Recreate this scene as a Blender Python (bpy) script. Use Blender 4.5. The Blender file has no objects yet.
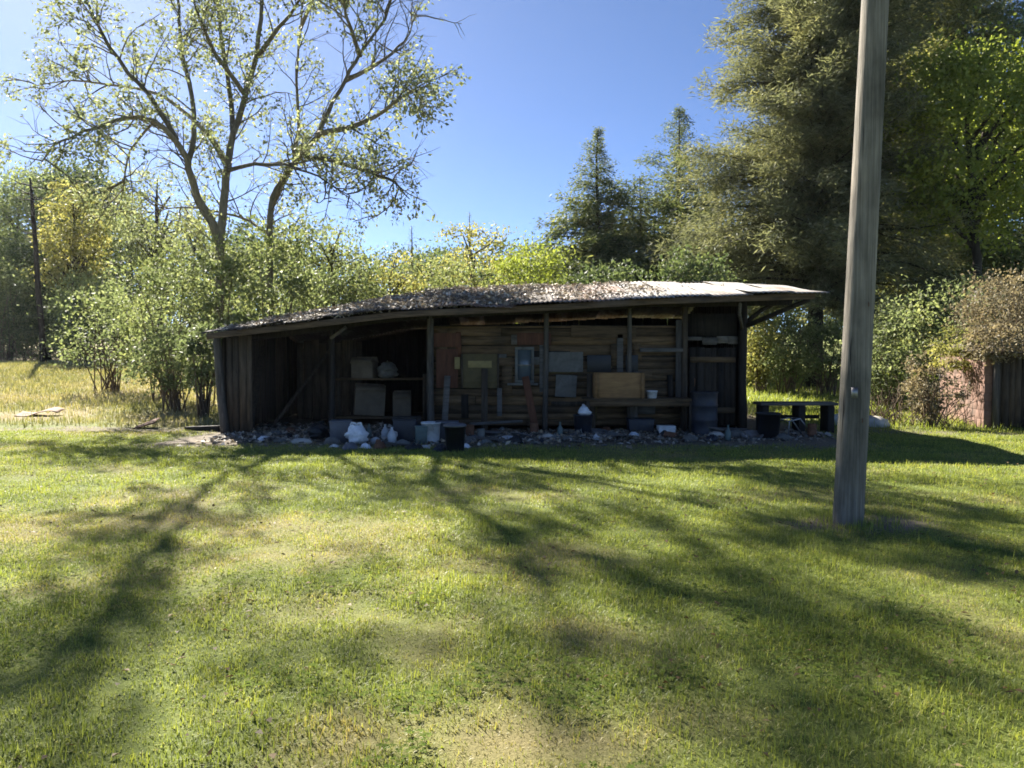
import bpy, math, random
import numpy as np
from mathutils import Vector, Matrix

random.seed(11)
RNG = np.random.default_rng(11)
R = math.radians
PI = math.pi
SC = bpy.context.scene
COL = SC.collection

# ------------------------------------------------------------------ camera
F, CH, PITCH = 769.0, 1.65, R(2.16)
cd = bpy.data.cameras.new('camera')
cam = bpy.data.objects.new('camera', cd)
COL.objects.link(cam)
cam.location = (0, 0, CH)
cam.rotation_euler = (PI / 2 - PITCH, 0, 0)
cd.sensor_width = 36
cd.lens = F / 1024 * 36
cd.clip_start, cd.clip_end = 0.05, 2000
SC.camera = cam


def P(px, py, d):
    """world point seen at pixel px,py at world depth d"""
    u, v = (px - 512) / F, (384 - py) / F
    dy = math.cos(PITCH) + v * math.sin(PITCH)
    dz = -math.sin(PITCH) + v * math.cos(PITCH)
    t = d / dy
    return Vector((u * t, d, CH + dz * t))


# ------------------------------------------------------------------ noise
def _hash(ix, iy, s):
    h = (ix.astype(np.int64) * 374761393 + iy.astype(np.int64) * 668265263 + s * 974634321) & 0xFFFFFFFF
    h = ((h ^ (h >> 13)) * 1274126177) & 0xFFFFFFFF
    h = h ^ (h >> 16)
    return (h & 0xFFFF) / 65535.0


def vnoise(x, y, s=0):
    ix, iy = np.floor(x), np.floor(y)
    fx, fy = x - ix, y - iy
    fx, fy = fx * fx * (3 - 2 * fx), fy * fy * (3 - 2 * fy)
    a, b = _hash(ix, iy, s), _hash(ix + 1, iy, s)
    c, d = _hash(ix, iy + 1, s), _hash(ix + 1, iy + 1, s)
    return (a * (1 - fx) + b * fx) * (1 - fy) + (c * (1 - fx) + d * fx) * fy


def fbm(x, y, s=0, o=4):
    r, a, t = 0, 1, 0
    for k in range(o):
        r = r + a * vnoise(x * 2 ** k + 17 * k, y * 2 ** k - 9 * k, s + k)
        t += a
        a *= .55
    return r / t


def sstep(a, b, x):
    t = np.clip((x - a) / (b - a), 0, 1)
    return t * t * (3 - 2 * t)


def ground_z(x, y):
    x, y = np.asarray(x, float), np.asarray(y, float)
    rise = sstep(17.5, 46, y) * (1.15 - .35 * sstep(0, 10, x))
    far = sstep(50, 200, y) * 6
    n = (fbm(x * .5, y * .5, 3, 3) - .5) * .10 + (fbm(x * 2.2, y * 2.2, 8, 2) - .5) * .035
    flat = sstep(14.2, 15.2, y) * (1 - sstep(22, 24, y)) * sstep(-7.5, -6.5, x) * (1 - sstep(5.5, 6.5, x))
    return rise * (1 - flat) + far + n * (1 - .8 * flat)


def gz(x, y):
    return float(ground_z(np.array([x]), np.array([y]))[0])


def gauss(x, y, cx, cy, sx, sy):
    return np.exp(-(((x - cx) / sx) ** 2 + ((y - cy) / sy) ** 2))


def dryness(x, y):
    """0 lush green .. 1 straw; where the lawn itself is dry"""
    d = (fbm(x * .55, y * .55, 21, 4) - .5) * 1.8 + .02
    d = d + (fbm(x * 2.6, y * 2.6, 31, 3) - .5) * .8
    d = d + .55 * gauss(x, y, .6, 6.1, .75, .55) + .55 * gauss(x, y, -.3, 3.3, .9, .5)
    d = d + .5 * gauss(x, y, 3.9, 7.2, 1.2, .8) + .35 * gauss(x, y, 5.3, 8.6, 1.6, .8)
    d = d + .35 * gauss(x, y, -1.0, 5.0, .9, .6) + .3 * gauss(x, y, 2.9, 4.2, .7, .5)
    d = d + .55 * gauss(x, y, -8.5, 16.5, 3.2, .9) + .3 * gauss(x, y, -6, 8.5, 3, 1.4)
    d = d - .35 * gauss(x, y, -3, 11, 4, 1.8) - .3 * gauss(x, y, 1.5, 7.6, 1.6, .9)
    d = d + .75 * sstep(17, 20, y) * (1 - sstep(4, 6, x))
    return np.clip(d, 0, 1)


def bareness(x, y):
    """bare trodden earth"""
    n = (fbm(x * 1.3, y * 1.3, 41, 3) - .5) * .9
    b = sstep(12.9, 14.3, y + n) * (1 - sstep(22.5, 23.5, y)) * sstep(-7.2, -6.2, x + n) * (1 - sstep(6.0, 7.4, x + n))
    b = np.maximum(b, sstep(.42, .8, gauss(x, y, 3.4, 7.45, .95, .5) + n * .6))
    b = np.maximum(b, .8 * gauss(x, y, 9.5, 16.3 - (x - 9.5) * .28, 3.5, .55))
    b = np.maximum(b, .8 * sstep(.25, .7, gauss(x, y, -9.0, 17.0, 3.4, .6) + n * .4))
    return np.clip(b, 0, 1)


# ------------------------------------------------------------------ materials
def newmat(name):
    m = bpy.data.materials.new(name)
    m.use_nodes = True
    nt = m.node_tree
    nt.nodes.clear()
    out = nt.nodes.new('ShaderNodeOutputMaterial')
    return m, nt, out


def N(nt, t, **kw):
    n = nt.nodes.new(t)
    for k, v in kw.items():
        if k in n.inputs:
            n.inputs[k].default_value = v
        else:
            setattr(n, k, v)
    return n


def ramp(nt, fac, stops, interp='LINEAR'):
    r = nt.nodes.new('ShaderNodeValToRGB')
    r.color_ramp.interpolation = interp
    e = r.color_ramp.elements
    while len(e) > 1:
        e.remove(e[0])
    e[0].position = stops[0][0]
    e[0].color = (*stops[0][1], 1)
    for p, c in stops[1:]:
        x = e.new(p)
        x.color = (*c, 1)
    nt.links.new(fac, r.inputs[0])
    return r.outputs[0]


def mixc(nt, fac, a, b, bt='MIX'):
    m = nt.nodes.new('ShaderNodeMix')
    m.data_type = 'RGBA'
    m.blend_type = bt
    for sock, v in ((m.inputs[0], fac), (m.inputs[6], a), (m.inputs[7], b)):
        if isinstance(v, (int, float)):
            sock.default_value = v
        elif isinstance(v, tuple):
            sock.default_value = (*v, 1)
        else:
            nt.links.new(v, sock)
    return m.outputs[2]


def noise(nt, scale, detail=4, rough=.6, vec=None, dist=0):
    n = N(nt, 'ShaderNodeTexNoise', Scale=scale, Detail=detail, Roughness=rough, Distortion=dist)
    if vec is not None:
        nt.links.new(vec, n.inputs['Vector'])
    return n.outputs['Fac']


def objvec(nt, sx=1, sy=1, sz=1):
    tc = nt.nodes.new('ShaderNodeTexCoord')
    mp = nt.nodes.new('ShaderNodeMapping')
    mp.inputs['Scale'].default_value = (sx, sy, sz)
    nt.links.new(tc.outputs['Object'], mp.inputs[0])
    return mp.outputs[0]


def bump(nt, h, strength=.4, dist=.02):
    b = N(nt, 'ShaderNodeBump', Strength=strength, Distance=dist)
    nt.links.new(h, b.inputs['Height'])
    return b.outputs[0]


def leafmat(name, dark, mid, light, trans=.45, tcol=(1.1, 1.12, .68), clump=.7, spec=.1):
    m, nt, out = newmat(name)
    g = nt.nodes.new('ShaderNodeNewGeometry')
    c = ramp(nt, g.outputs['Random Per Island'], [(0, dark), (.5, mid), (1, light)])
    nz = noise(nt, clump, 3, .6, objvec(nt))
    c2 = mixc(nt, 1.0, c, ramp(nt, nz, [(.3, (.62, .66, .7)), (.5, (1, 1, 1)), (.7, (1.35, 1.25, 1.0))]), 'MULTIPLY')
    p = N(nt, 'ShaderNodeBsdfPrincipled', Roughness=.55)
    p.inputs['Specular IOR Level'].default_value = spec
    nt.links.new(c2, p.inputs['Base Color'])
    t = nt.nodes.new('ShaderNodeBsdfTranslucent')
    tc = mixc(nt, 1.0, c2, tcol, 'MULTIPLY')
    nt.links.new(tc, t.inputs['Color'])
    mx = N(nt, 'ShaderNodeMixShader', Fac=trans)
    nt.links.new(p.outputs[0], mx.inputs[1])
    nt.links.new(t.outputs[0], mx.inputs[2])
    nt.links.new(mx.outputs[0], out.inputs[0])
    return m


def woodmat(name, a, b, stretch=(6, 6, .6), rough=.85, bumps=.5, stain=(.03, .025, .02)):
    m, nt, out = newmat(name)
    g = nt.nodes.new('ShaderNodeNewGeometry')
    v = objvec(nt, *stretch)
    n1 = noise(nt, 3.5, 6, .65, v, .3)
    n2 = noise(nt, 1.1, 3, .6, objvec(nt))
    c = ramp(nt, n1, [(.3, a), (.7, b)])
    c = mixc(nt, 1.0, c, ramp(nt, g.outputs['Random Per Island'], [(0, (.55, .55, .58)), (.5, (.9, .88, .85)), (1, (1.35, 1.25, 1.1))]), 'MULTIPLY')
    c = mixc(nt, ramp(nt, n2, [(.5, (0, 0, 0)), (.75, (.7, .7, .7))]), c, stain)
    p = N(nt, 'ShaderNodeBsdfPrincipled', Roughness=rough)
    p.inputs['Specular IOR Level'].default_value = .25
    nt.links.new(c, p.inputs['Base Color'])
    nt.links.new(bump(nt, n1, bumps, .01), p.inputs['Normal'])
    nt.links.new(p.outputs[0], out.inputs[0])
    return m


def plainmat(name, col, rough=.6, metal=0, var=.25, scale=6, spec=.4, bumps=.15, dirt=None):
    m, nt, out = newmat(name)
    n1 = noise(nt, scale, 5, .65, objvec(nt))
    lo, hi = tuple(x * (1 - var) for x in col), tuple(min(1, x * (1 + var)) for x in col)
    c = ramp(nt, n1, [(.3, lo), (.7, hi)])
    if dirt:
        n2 = noise(nt, scale * .4, 5, .7, objvec(nt))
        c = mixc(nt, ramp(nt, n2, [(.48, (0, 0, 0)), (.68, (.85, .85, .85))]), c, dirt)
    p = N(nt, 'ShaderNodeBsdfPrincipled', Roughness=rough, Metallic=metal)
    p.inputs['Specular IOR Level'].default_value = spec
    nt.links.new(c, p.inputs['Base Color'])
    nt.links.new(bump(nt, n1, bumps, .01), p.inputs['Normal'])
    nt.links.new(p.outputs[0], out.inputs[0])
    return m


def barkmat(name, a, b):
    return woodmat(name, a, b, (5, 5, .9), .95, .9, tuple(x * .5 for x in a))


M = {}
# lawn: colour follows the dry / bare attributes baked on the mesh
GREEN_D, GREEN_M, GREEN_L = (.15, .20, .042), (.245, .31, .068), (.355, .41, .125)
STRAW_D, STRAW_L = (.27, .235, .09), (.48, .41, .19)


def grassmat(name, trans=.45, tall=False):
    m, nt, out = newmat(name)
    g = nt.nodes.new('ShaderNodeNewGeometry')
    at = N(nt, 'ShaderNodeAttribute', attribute_name='dry')
    rnd = g.outputs['Random Per Island']
    gd, gm, gl, sa, sb = (GREEN_D, GREEN_M, GREEN_L, STRAW_D, STRAW_L) if not tall else ((.16, .175, .08), (.235, .24, .115), (.32, .32, .165), (.27, .245, .16), (.45, .41, .29))
    gr = ramp(nt, rnd, [(0, gd), (.5, gm), (1, gl)])
    st = ramp(nt, rnd, [(0, sa), (1, sb)])
    wn = nt.nodes.new('ShaderNodeTexWhiteNoise')
    wn.noise_dimensions = '1D'
    nt.links.new(rnd, wn.inputs['W'])
    mth = N(nt, 'ShaderNodeMath', operation='SUBTRACT')
    nt.links.new(at.outputs['Fac'], mth.inputs[0])
    sc = N(nt, 'ShaderNodeMath', operation='MULTIPLY_ADD')
    nt.links.new(wn.outputs[0], sc.inputs[0])
    sc.inputs[1].default_value = .8
    sc.inputs[2].default_value = .05
    nt.links.new(sc.outputs[0], mth.inputs[1])
    k = ramp(nt, mth.outputs[0], [(.0, (.12, .12, .12)), (.3, (.95, .95, .95))])
    c = mixc(nt, k, gr, st)
    lush = noise(nt, 1.7, 5, .7, objvec(nt))
    c = mixc(nt, 1.0, c, ramp(nt, lush, [(.32, (.55, .62, .6)), (.5, (.95, .97, .9)), (.66, (1.28, 1.2, 1.0))]), 'MULTIPLY')
    p = N(nt, 'ShaderNodeBsdfPrincipled', Roughness=.5)
    p.inputs['Specular IOR Level'].default_value = .35
    nt.links.new(c, p.inputs['Base Color'])
    t = nt.nodes.new('ShaderNodeBsdfTranslucent')
    nt.links.new(mixc(nt, 1.0, c, (1.2, 1.15, .6), 'MULTIPLY'), t.inputs['Color'])
    mx = N(nt, 'ShaderNodeMixShader', Fac=trans)
    nt.links.new(p.outputs[0], mx.inputs[1])
    nt.links.new(t.outputs[0], mx.inputs[2])
    nt.links.new(mx.outputs[0], out.inputs[0])
    return m


def groundmat():
    m, nt, out = newmat('turf soil')
    dry = N(nt, 'ShaderNodeAttribute', attribute_name='dry').outputs['Fac']
    bare = N(nt, 'ShaderNodeAttribute', attribute_name='bare').outputs['Fac']
    v = objvec(nt)
    n1, n2 = noise(nt, 9, 6, .7, v), noise(nt, 60, 4, .7, v)
    gr = ramp(nt, n1, [(.3, (.07, .095, .022)), (.7, (.17, .20, .045))])
    st = ramp(nt, n2, [(.3, (.15, .115, .055)), (.7, (.34, .27, .14))])
    so = ramp(nt, n2, [(.25, (.09, .07, .052)), (.5, (.17, .14, .105)), (.75, (.27, .225, .17))])
    c = mixc(nt, dry, gr, st)
    c = mixc(nt, bare, c, so)
    p = N(nt, 'ShaderNodeBsdfPrincipled', Roughness=.95)
    p.inputs['Specular IOR Level'].default_value = .15
    nt.links.new(c, p.inputs['Base Color'])
    nt.links.new(bump(nt, n2, .6, .02), p.inputs['Normal'])
    nt.links.new(p.outputs[0], out.inputs[0])
    return m


def metalsheet(name, base, rust, amount):
    m, nt, out = newmat(name)
    v = objvec(nt, 1, .35, 1)
    n1 = noise(nt, 1.6, 7, .7, v, .4)
    n2 = noise(nt, 14, 5, .7, objvec(nt))
    a = 1 - amount
    k = ramp(nt, n1, [(max(0, a - .12), (0, 0, 0)), (min(1, a + .1), (1, 1, 1))])
    rc = ramp(nt, n2, [(.3, tuple(x * .55 for x in rust)), (.7, rust)])
    bc = ramp(nt, n2, [(.3, tuple(x * .8 for x in base)), (.7, base)])
    c = mixc(nt, k, bc, rc)
    p = N(nt, 'ShaderNodeBsdfPrincipled', Roughness=.5)
    nt.links.new(c, p.inputs['Base Color'])
    inv = N(nt, 'ShaderNodeMath', operation='MULTIPLY_ADD')
    nt.links.new(k, inv.inputs[0])
    inv.inputs[1].default_value, inv.inputs[2].default_value = -.2, .2
    nt.links.new(inv.outputs[0], p.inputs['Metallic'])
    rr = N(nt, 'ShaderNodeMath', operation='MULTIPLY_ADD')
    nt.links.new(k, rr.inputs[0])
    rr.inputs[1].default_value, rr.inputs[2].default_value = .2, .7
    nt.links.new(rr.outputs[0], p.inputs['Roughness'])
    nt.links.new(bump(nt, n2, .25, .01), p.inputs['Normal'])
    nt.links.new(p.outputs[0], out.inputs[0])
    return m


M['ground'] = groundmat()
M['grass'] = grassmat('grass blades')
M['field'] = grassmat('field grass', .35, True)
M['spring'] = leafmat('spring leaves', (.15, .17, .085), (.245, .265, .145), (.36, .37, .23), .5, (1.05, 1.1, .8))
M['cloverleaf'] = leafmat('clover leaves', (.09, .14, .03), (.13, .18, .04), (.18, .225, .06), .3, spec=.0)
M['pale'] = leafmat('pale sapling leaves', (.125, .155, .07), (.195, .225, .112), (.30, .32, .18), .5, (1.05, 1.1, .78))
M['bright'] = leafmat('bright lime leaves', (.155, .19, .04), (.24, .28, .065), (.34, .37, .11), .5, (1.05, 1.1, .65))
M['mid'] = leafmat('mid green leaves', (.115, .14, .06), (.18, .205, .092), (.27, .29, .145), .5, (1.1, 1.12, .72))
M['olive'] = leafmat('olive leaves', (0.189, 0.189, 0.068), (0.292, 0.284, 0.112), (0.429, 0.387, 0.172), .5)
M['greyleaf'] = leafmat('grey green leaves', (0.151, 0.184, 0.098), (0.237, 0.281, 0.151), (0.345, 0.389, 0.206), .5)
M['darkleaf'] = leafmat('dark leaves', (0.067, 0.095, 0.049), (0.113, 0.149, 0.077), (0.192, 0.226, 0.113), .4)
M['needle'] = leafmat('conifer needles', (0.062, 0.091, 0.052), (0.113, 0.155, 0.087), (0.210, 0.238, 0.132), .45, (1.2, 1.1, .6))
M['cedar'] = leafmat('grey green needles', (.115, .128, .075), (.185, .195, .118), (.265, .265, .17), .42, (1.1, 1.1, .75), spec=.05)
M['cedardark'] = leafmat('dark hemlock needles', (0.103, 0.131, 0.061), (0.181, 0.204, 0.100), (0.304, 0.304, 0.139), .45, (1.2, 1.1, .6))
M['dryleaf'] = leafmat('dry vine leaves', (.14, .115, .075), (.22, .19, .125), (.32, .28, .19), .35, (1.1, 1.05, .85), 1.6)
M['litter'] = leafmat('leaf litter', (.15, .12, .09), (.29, .245, .195), (.56, .52, .46), .1, (1, 1, .9), 3)
M['deadleaf'] = leafmat('dead lawn leaves', (.09, .06, .03), (.15, .105, .055), (.22, .165, .095), .2, (1.1, 1, .8), 3, .05)
M['bark'] = barkmat('grey bark', (.10, .09, .065), (.24, .215, .165))
M['barkdark'] = barkmat('dark bark', (.03, .025, .02), (.085, .07, .055))
M['twig'] = barkmat('brown twigs', (.10, .07, .05), (.22, .17, .12))
def crackwood(m):
    nt = m.node_tree
    p = [n for n in nt.nodes if n.type == 'BSDF_PRINCIPLED'][0]
    old = p.inputs['Base Color'].links[0].from_socket
    n = noise(nt, 1.0, 2, .5, objvec(nt, 34, 34, .55), .2)
    k = noise(nt, 1.3, 5, .6, objvec(nt, 2.5, 2.5, .8))
    c = mixc(nt, ramp(nt, n, [(.30, (1, 1, 1)), (.35, (0, 0, 0))]), old, (.018, .015, .012))
    c = mixc(nt, 1.0, c, ramp(nt, k, [(.35, (.55, .56, .55)), (.5, (1, 1, 1)), (.68, (1.45, 1.42, 1.35))]), 'MULTIPLY')
    nt.links.new(c, p.inputs['Base Color'])


M['polewood'] = woodmat('weathered pole', (.11, .10, .085), (.27, .25, .22), (16, 16, .3), .9, .8, (.05, .042, .034))
crackwood(M['polewood'])
M['oldwood'] = woodmat('old brown boards', (.035, .028, .022), (.105, .082, .062), (5, 5, .5))
M['oldwood_h'] = woodmat('old brown boards laid flat', (.055, .038, .023), (.20, .132, .075), (.5, 5, 5))
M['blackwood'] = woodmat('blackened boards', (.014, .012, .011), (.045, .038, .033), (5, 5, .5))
M['greywood'] = woodmat('silvered boards', (.07, .065, .06), (.2, .185, .17), (.6, 5, 5))
M['postwood'] = woodmat('grey posts', (.045, .04, .036), (.15, .135, .12), (6, 6, .5))
M['tanwood'] = woodmat('tan plywood', (.17, .095, .042), (.30, .18, .08), (.7, 4, 4), .7, .2, (.12, .07, .04))
M['redwood'] = woodmat('reddish boards', (.09, .04, .026), (.19, .085, .05), (4, 4, .6))
M['galv'] = metalsheet('galvanised sheet', (.34, .33, .315), (.22, .165, .13), .45)
M['rusty'] = metalsheet('rusting sheet', (.52, .48, .45), (.24, .15, .11), .56)
M['darkrust'] = metalsheet('dark rusted sheet', (.34, .31, .29), (.10, .075, .062), .62)
M['white'] = plainmat('white plastic', (.55, .56, .57), .45, dirt=(.34, .31, .27))
M['bagwhite'] = plainmat('white bag film', (.78, .79, .82), .35, dirt=(.5, .5, .5))
M['black'] = plainmat('black plastic', (.012, .012, .013), .45)
M['navy'] = plainmat('navy plastic', (.022, .025, .036), .5, dirt=(.06, .055, .05))
M['bluegrey'] = plainmat('blue grey plastic', (.095, .10, .118), .5, dirt=(.1, .09, .08))
M['teal'] = plainmat('grey green plastic', (.10, .14, .13), .5, dirt=(.08, .07, .06))
M['card'] = plainmat('cardboard', (.13, .10, .068), .9, var=.2, dirt=(.2, .15, .1))
M['orangecard'] = plainmat('orange tan cardboard', (.50, .30, .12), .85, var=.15, dirt=(.3, .19, .1))
M['greyboard'] = plainmat('grey board', (.13, .125, .112), .85, dirt=(.07, .062, .052))
M['olivepanel'] = plainmat('olive brown panel', (.10, .075, .03), .75, dirt=(.08, .06, .03))
M['yellowed'] = plainmat('yellowed strip', (.25, .19, .075), .7)
M['frame'] = plainmat('pale grey frame paint', (.16, .16, .145), .7, dirt=(.08, .07, .06))
M['steel'] = plainmat('dull steel', (.32, .32, .33), .45, .7, dirt=(.14, .09, .06))
M['rustiron'] = plainmat('rusted iron', (.17, .08, .045), .85, .2, .4, 12)
M['soil'] = plainmat('dark soil', (.10, .08, .06), .95)
M['brownred'] = plainmat('weathered red brown block', (.20, .115, .085), .9, var=.4, scale=3, dirt=(.09, .065, .05))
M['stone'] = plainmat('pale stone', (.42, .39, .34), .9, var=.3, scale=5)
mg, ntg, og = newmat('old window glass')
pg = N(ntg, 'ShaderNodeBsdfPrincipled', Roughness=.12)
pg.inputs['Base Color'].default_value = (.10, .12, .13, 1)
pg.inputs['Specular IOR Level'].default_value = .7
ntg.links.new(pg.outputs[0], og.inputs[0])
M['glass'] = mg


# ------------------------------------------------------------------ mesh helpers
class MB:
    """collects polygons, then links them as one mesh object"""
    def __init__(s):
        s.v, s.f, s.n = [], [], 0          # lists of arrays; faces by array (k,3)/(k,4)

    def add(s, v, *fs):
        v = np.asarray(v, float).reshape(-1, 3)
        s.v.append(v)
        for f in fs:
            f = np.asarray(f, np.int64)
            if f.size:
                s.f.append(f + s.n)
        s.n += len(v)
        return s

    def box(s, c, size, rot=None, taper=1.0):
        hx, hy, hz = size[0] / 2, size[1] / 2, size[2] / 2
        v = np.array([(-hx, -hy, -hz), (hx, -hy, -hz), (hx, hy, -hz), (-hx, hy, -hz),
                      (-hx * taper, -hy * taper, hz), (hx * taper, -hy * taper, hz), (hx * taper, hy * taper, hz), (-hx * taper, hy * taper, hz)])
        if rot is not None:
            v = v @ np.array(rot).T
        v = v + np.array(c)
        return s.add(v, [(0, 3, 2, 1), (4, 5, 6, 7), (0, 1, 5, 4), (1, 2, 6, 5), (2, 3, 7, 6), (3, 0, 4, 7)])

    def tube(s, pts, radii, n=6, cap=True):
        pts = np.asarray(pts, float)
        k = len(pts)
        radii = np.broadcast_to(np.asarray(radii, float), (k,))
        tan = np.gradient(pts, axis=0)
        tan /= np.linalg.norm(tan, axis=1)[:, None] + 1e-9
        a = np.array([1., 0, 0]) if abs(tan[0][0]) < .8 else np.array([0, 1., 0])
        rings = []
        u = a
        ang = np.arange(n) / n * 2 * PI
        for i in range(k):
            u = u - tan[i] * np.dot(u, tan[i])
            u /= np.linalg.norm(u) + 1e-9
            w = np.cross(tan[i], u)
            rings.append(pts[i] + radii[i] * (np.cos(ang)[:, None] * u + np.sin(ang)[:, None] * w))
        v = np.concatenate(rings)
        i, j = np.meshgrid(np.arange(k - 1), np.arange(n), indexing='ij')
        i, j = i.ravel(), j.ravel()
        j2 = (j + 1) % n
        q = np.stack([i * n + j, i * n + j2, (i + 1) * n + j2, (i + 1) * n + j], 1)
        if not cap:
            return s.add(v, q)
        v = np.concatenate([v, pts[:1], pts[-1:]])
        jj = np.arange(n)
        t1 = np.stack([(jj + 1) % n, jj, np.full(n, k * n)], 1)
        t2 = np.stack([(k - 1) * n + jj, (k - 1) * n + (jj + 1) % n, np.full(n, k * n + 1)], 1)
        return s.add(v, q, t1, t2)

    def lathe(s, prof, n=20, c=(0, 0, 0)):
        prof = np.array(prof, float)
        k = len(prof)
        ang = np.arange(n) / n * 2 * PI
        v = np.zeros((k, n, 3))
        v[:, :, 0] = prof[:, 0:1] * np.cos(ang)
        v[:, :, 1] = prof[:, 0:1] * np.sin(ang)
        v[:, :, 2] = prof[:, 1:2]
        i, j = np.meshgrid(np.arange(k - 1), np.arange(n), indexing='ij')
        i, j = i.ravel(), j.ravel()
        j2 = (j + 1) % n
        q = np.stack([i * n + j, i * n + j2, (i + 1) * n + j2, (i + 1) * n + j], 1)
        return s.add(v.reshape(-1, 3) + np.array(c), q)

    def grid(s, g):
        """g: (a,b,3) array of points"""
        a, b, _ = g.shape
        i, j = np.meshgrid(np.arange(a - 1), np.arange(b - 1), indexing='ij')
        i, j = i.ravel(), j.ravel()
        q = np.stack([i * b + j, (i + 1) * b + j, (i + 1) * b + j + 1, i * b + j + 1], 1)
        return s.add(g.reshape(-1, 3), q)

    def leaves(s, pos, dirs, nrm, L, W, fold=.25, mid=.45):
        """diamond leaves, folded a little along the midrib"""
        d = dirs / (np.linalg.norm(dirs, axis=1)[:, None] + 1e-9)
        side = np.cross(d, nrm)
        side /= np.linalg.norm(side, axis=1)[:, None] + 1e-9
        up = np.cross(side, d)
        L, W = np.broadcast_to(L, (len(pos),))[:, None], np.broadcast_to(W, (len(pos),))[:, None]
        m = pos + d * L * mid
        v = np.stack([pos, m + side * W / 2 + up * W * fold, pos + d * L, m - side * W / 2 + up * W * fold], 1)
        k = len(pos)
        q = np.arange(4 * k).reshape(k, 4)
        return s.add(v.reshape(-1, 3), q)

    def build(s, name, mat, parent=None, smooth=False, attrs=None, bevel=0, origin=None):
        V = np.concatenate(s.v).astype(np.float32)
        if origin is not None:
            V = V - np.array(origin, np.float32)
        me = bpy.data.meshes.new(name)
        me.vertices.add(len(V))
        me.vertices.foreach_set('co', V.ravel())
        sizes = np.concatenate([np.full(len(f), f.shape[1], np.int32) for f in s.f])
        idx = np.concatenate([f.ravel() for f in s.f]).astype(np.int32)
        me.loops.add(len(idx))
        me.loops.foreach_set('vertex_index', idx)
        me.polygons.add(len(sizes))
        st = np.concatenate([[0], np.cumsum(sizes)[:-1]]).astype(np.int32)
        me.polygons.foreach_set('loop_start', st)
        if smooth:
            me.polygons.foreach_set('use_smooth', np.ones(len(sizes), bool))
        me.update(calc_edges=True)
        if attrs:
            for k, a in attrs.items():
                at = me.attributes.new(k, 'FLOAT', 'POINT')
                at.data.foreach_set('value', np.asarray(a, np.float32))
        me.materials.append(mat)
        o = bpy.data.objects.new(name, me)
        COL.objects.link(o)
        if origin is not None:
            o.location = origin
        if parent is not None:
            o.parent = parent
        if bevel:
            b = o.modifiers.new('bevel', 'BEVEL')
            b.width, b.segments, b.limit_method = bevel, 2, 'ANGLE'
        return o


def rotm(rx=0, ry=0, rz=0):
    return np.array((Matrix.Rotation(rz, 3, 'Z') @ Matrix.Rotation(ry, 3, 'Y') @ Matrix.Rotation(rx, 3, 'X')))


def tag(o, label=None, cat=None, group=None, kind=None):
    for k, v in (('label', label), ('category', cat), ('group', group), ('kind', kind)):
        if v:
            o[k] = v
    return o


def thing(name, label, cat, loc=(0, 0, 0), rz=0, group=None):
    o = bpy.data.objects.new(name, None)
    o.empty_display_size = .2
    COL.objects.link(o)
    o.location = loc
    o.rotation_euler = (0, 0, rz)
    return tag(o, label, cat, group)


def rand_dirs(n):
    d = RNG.normal(size=(n, 3))
    return d / np.linalg.norm(d, axis=1)[:, None]


# ------------------------------------------------------------------ ground
def build_ground():
    def axis(lo, hi, n, k):
        t = np.linspace(-1, 1, n)
        return t
    a = np.linspace(-1, 1, 420)
    xs = np.sinh(a * 4.2) / math.sinh(4.2) * 320 * .5 + a * 12
    b = np.linspace(-.25, 1, 480)
    ys = 8 + np.sinh((b - .12) * 4.6) / math.sinh(4.6 * .88) * 420 + (b - .12) * 20
    X, Y = np.meshgrid(xs, ys, indexing='ij')
    Z = ground_z(X, Y)
    mb = MB().grid(np.stack([X, Y, Z], -1))
    o = mb.build('ground', M['ground'], smooth=True, attrs={'dry': dryness(X, Y).ravel(), 'bare': bareness(X, Y).ravel()})
    tag(o, 'grassy ground with bare earth before the shed', 'ground', kind='structure')


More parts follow.
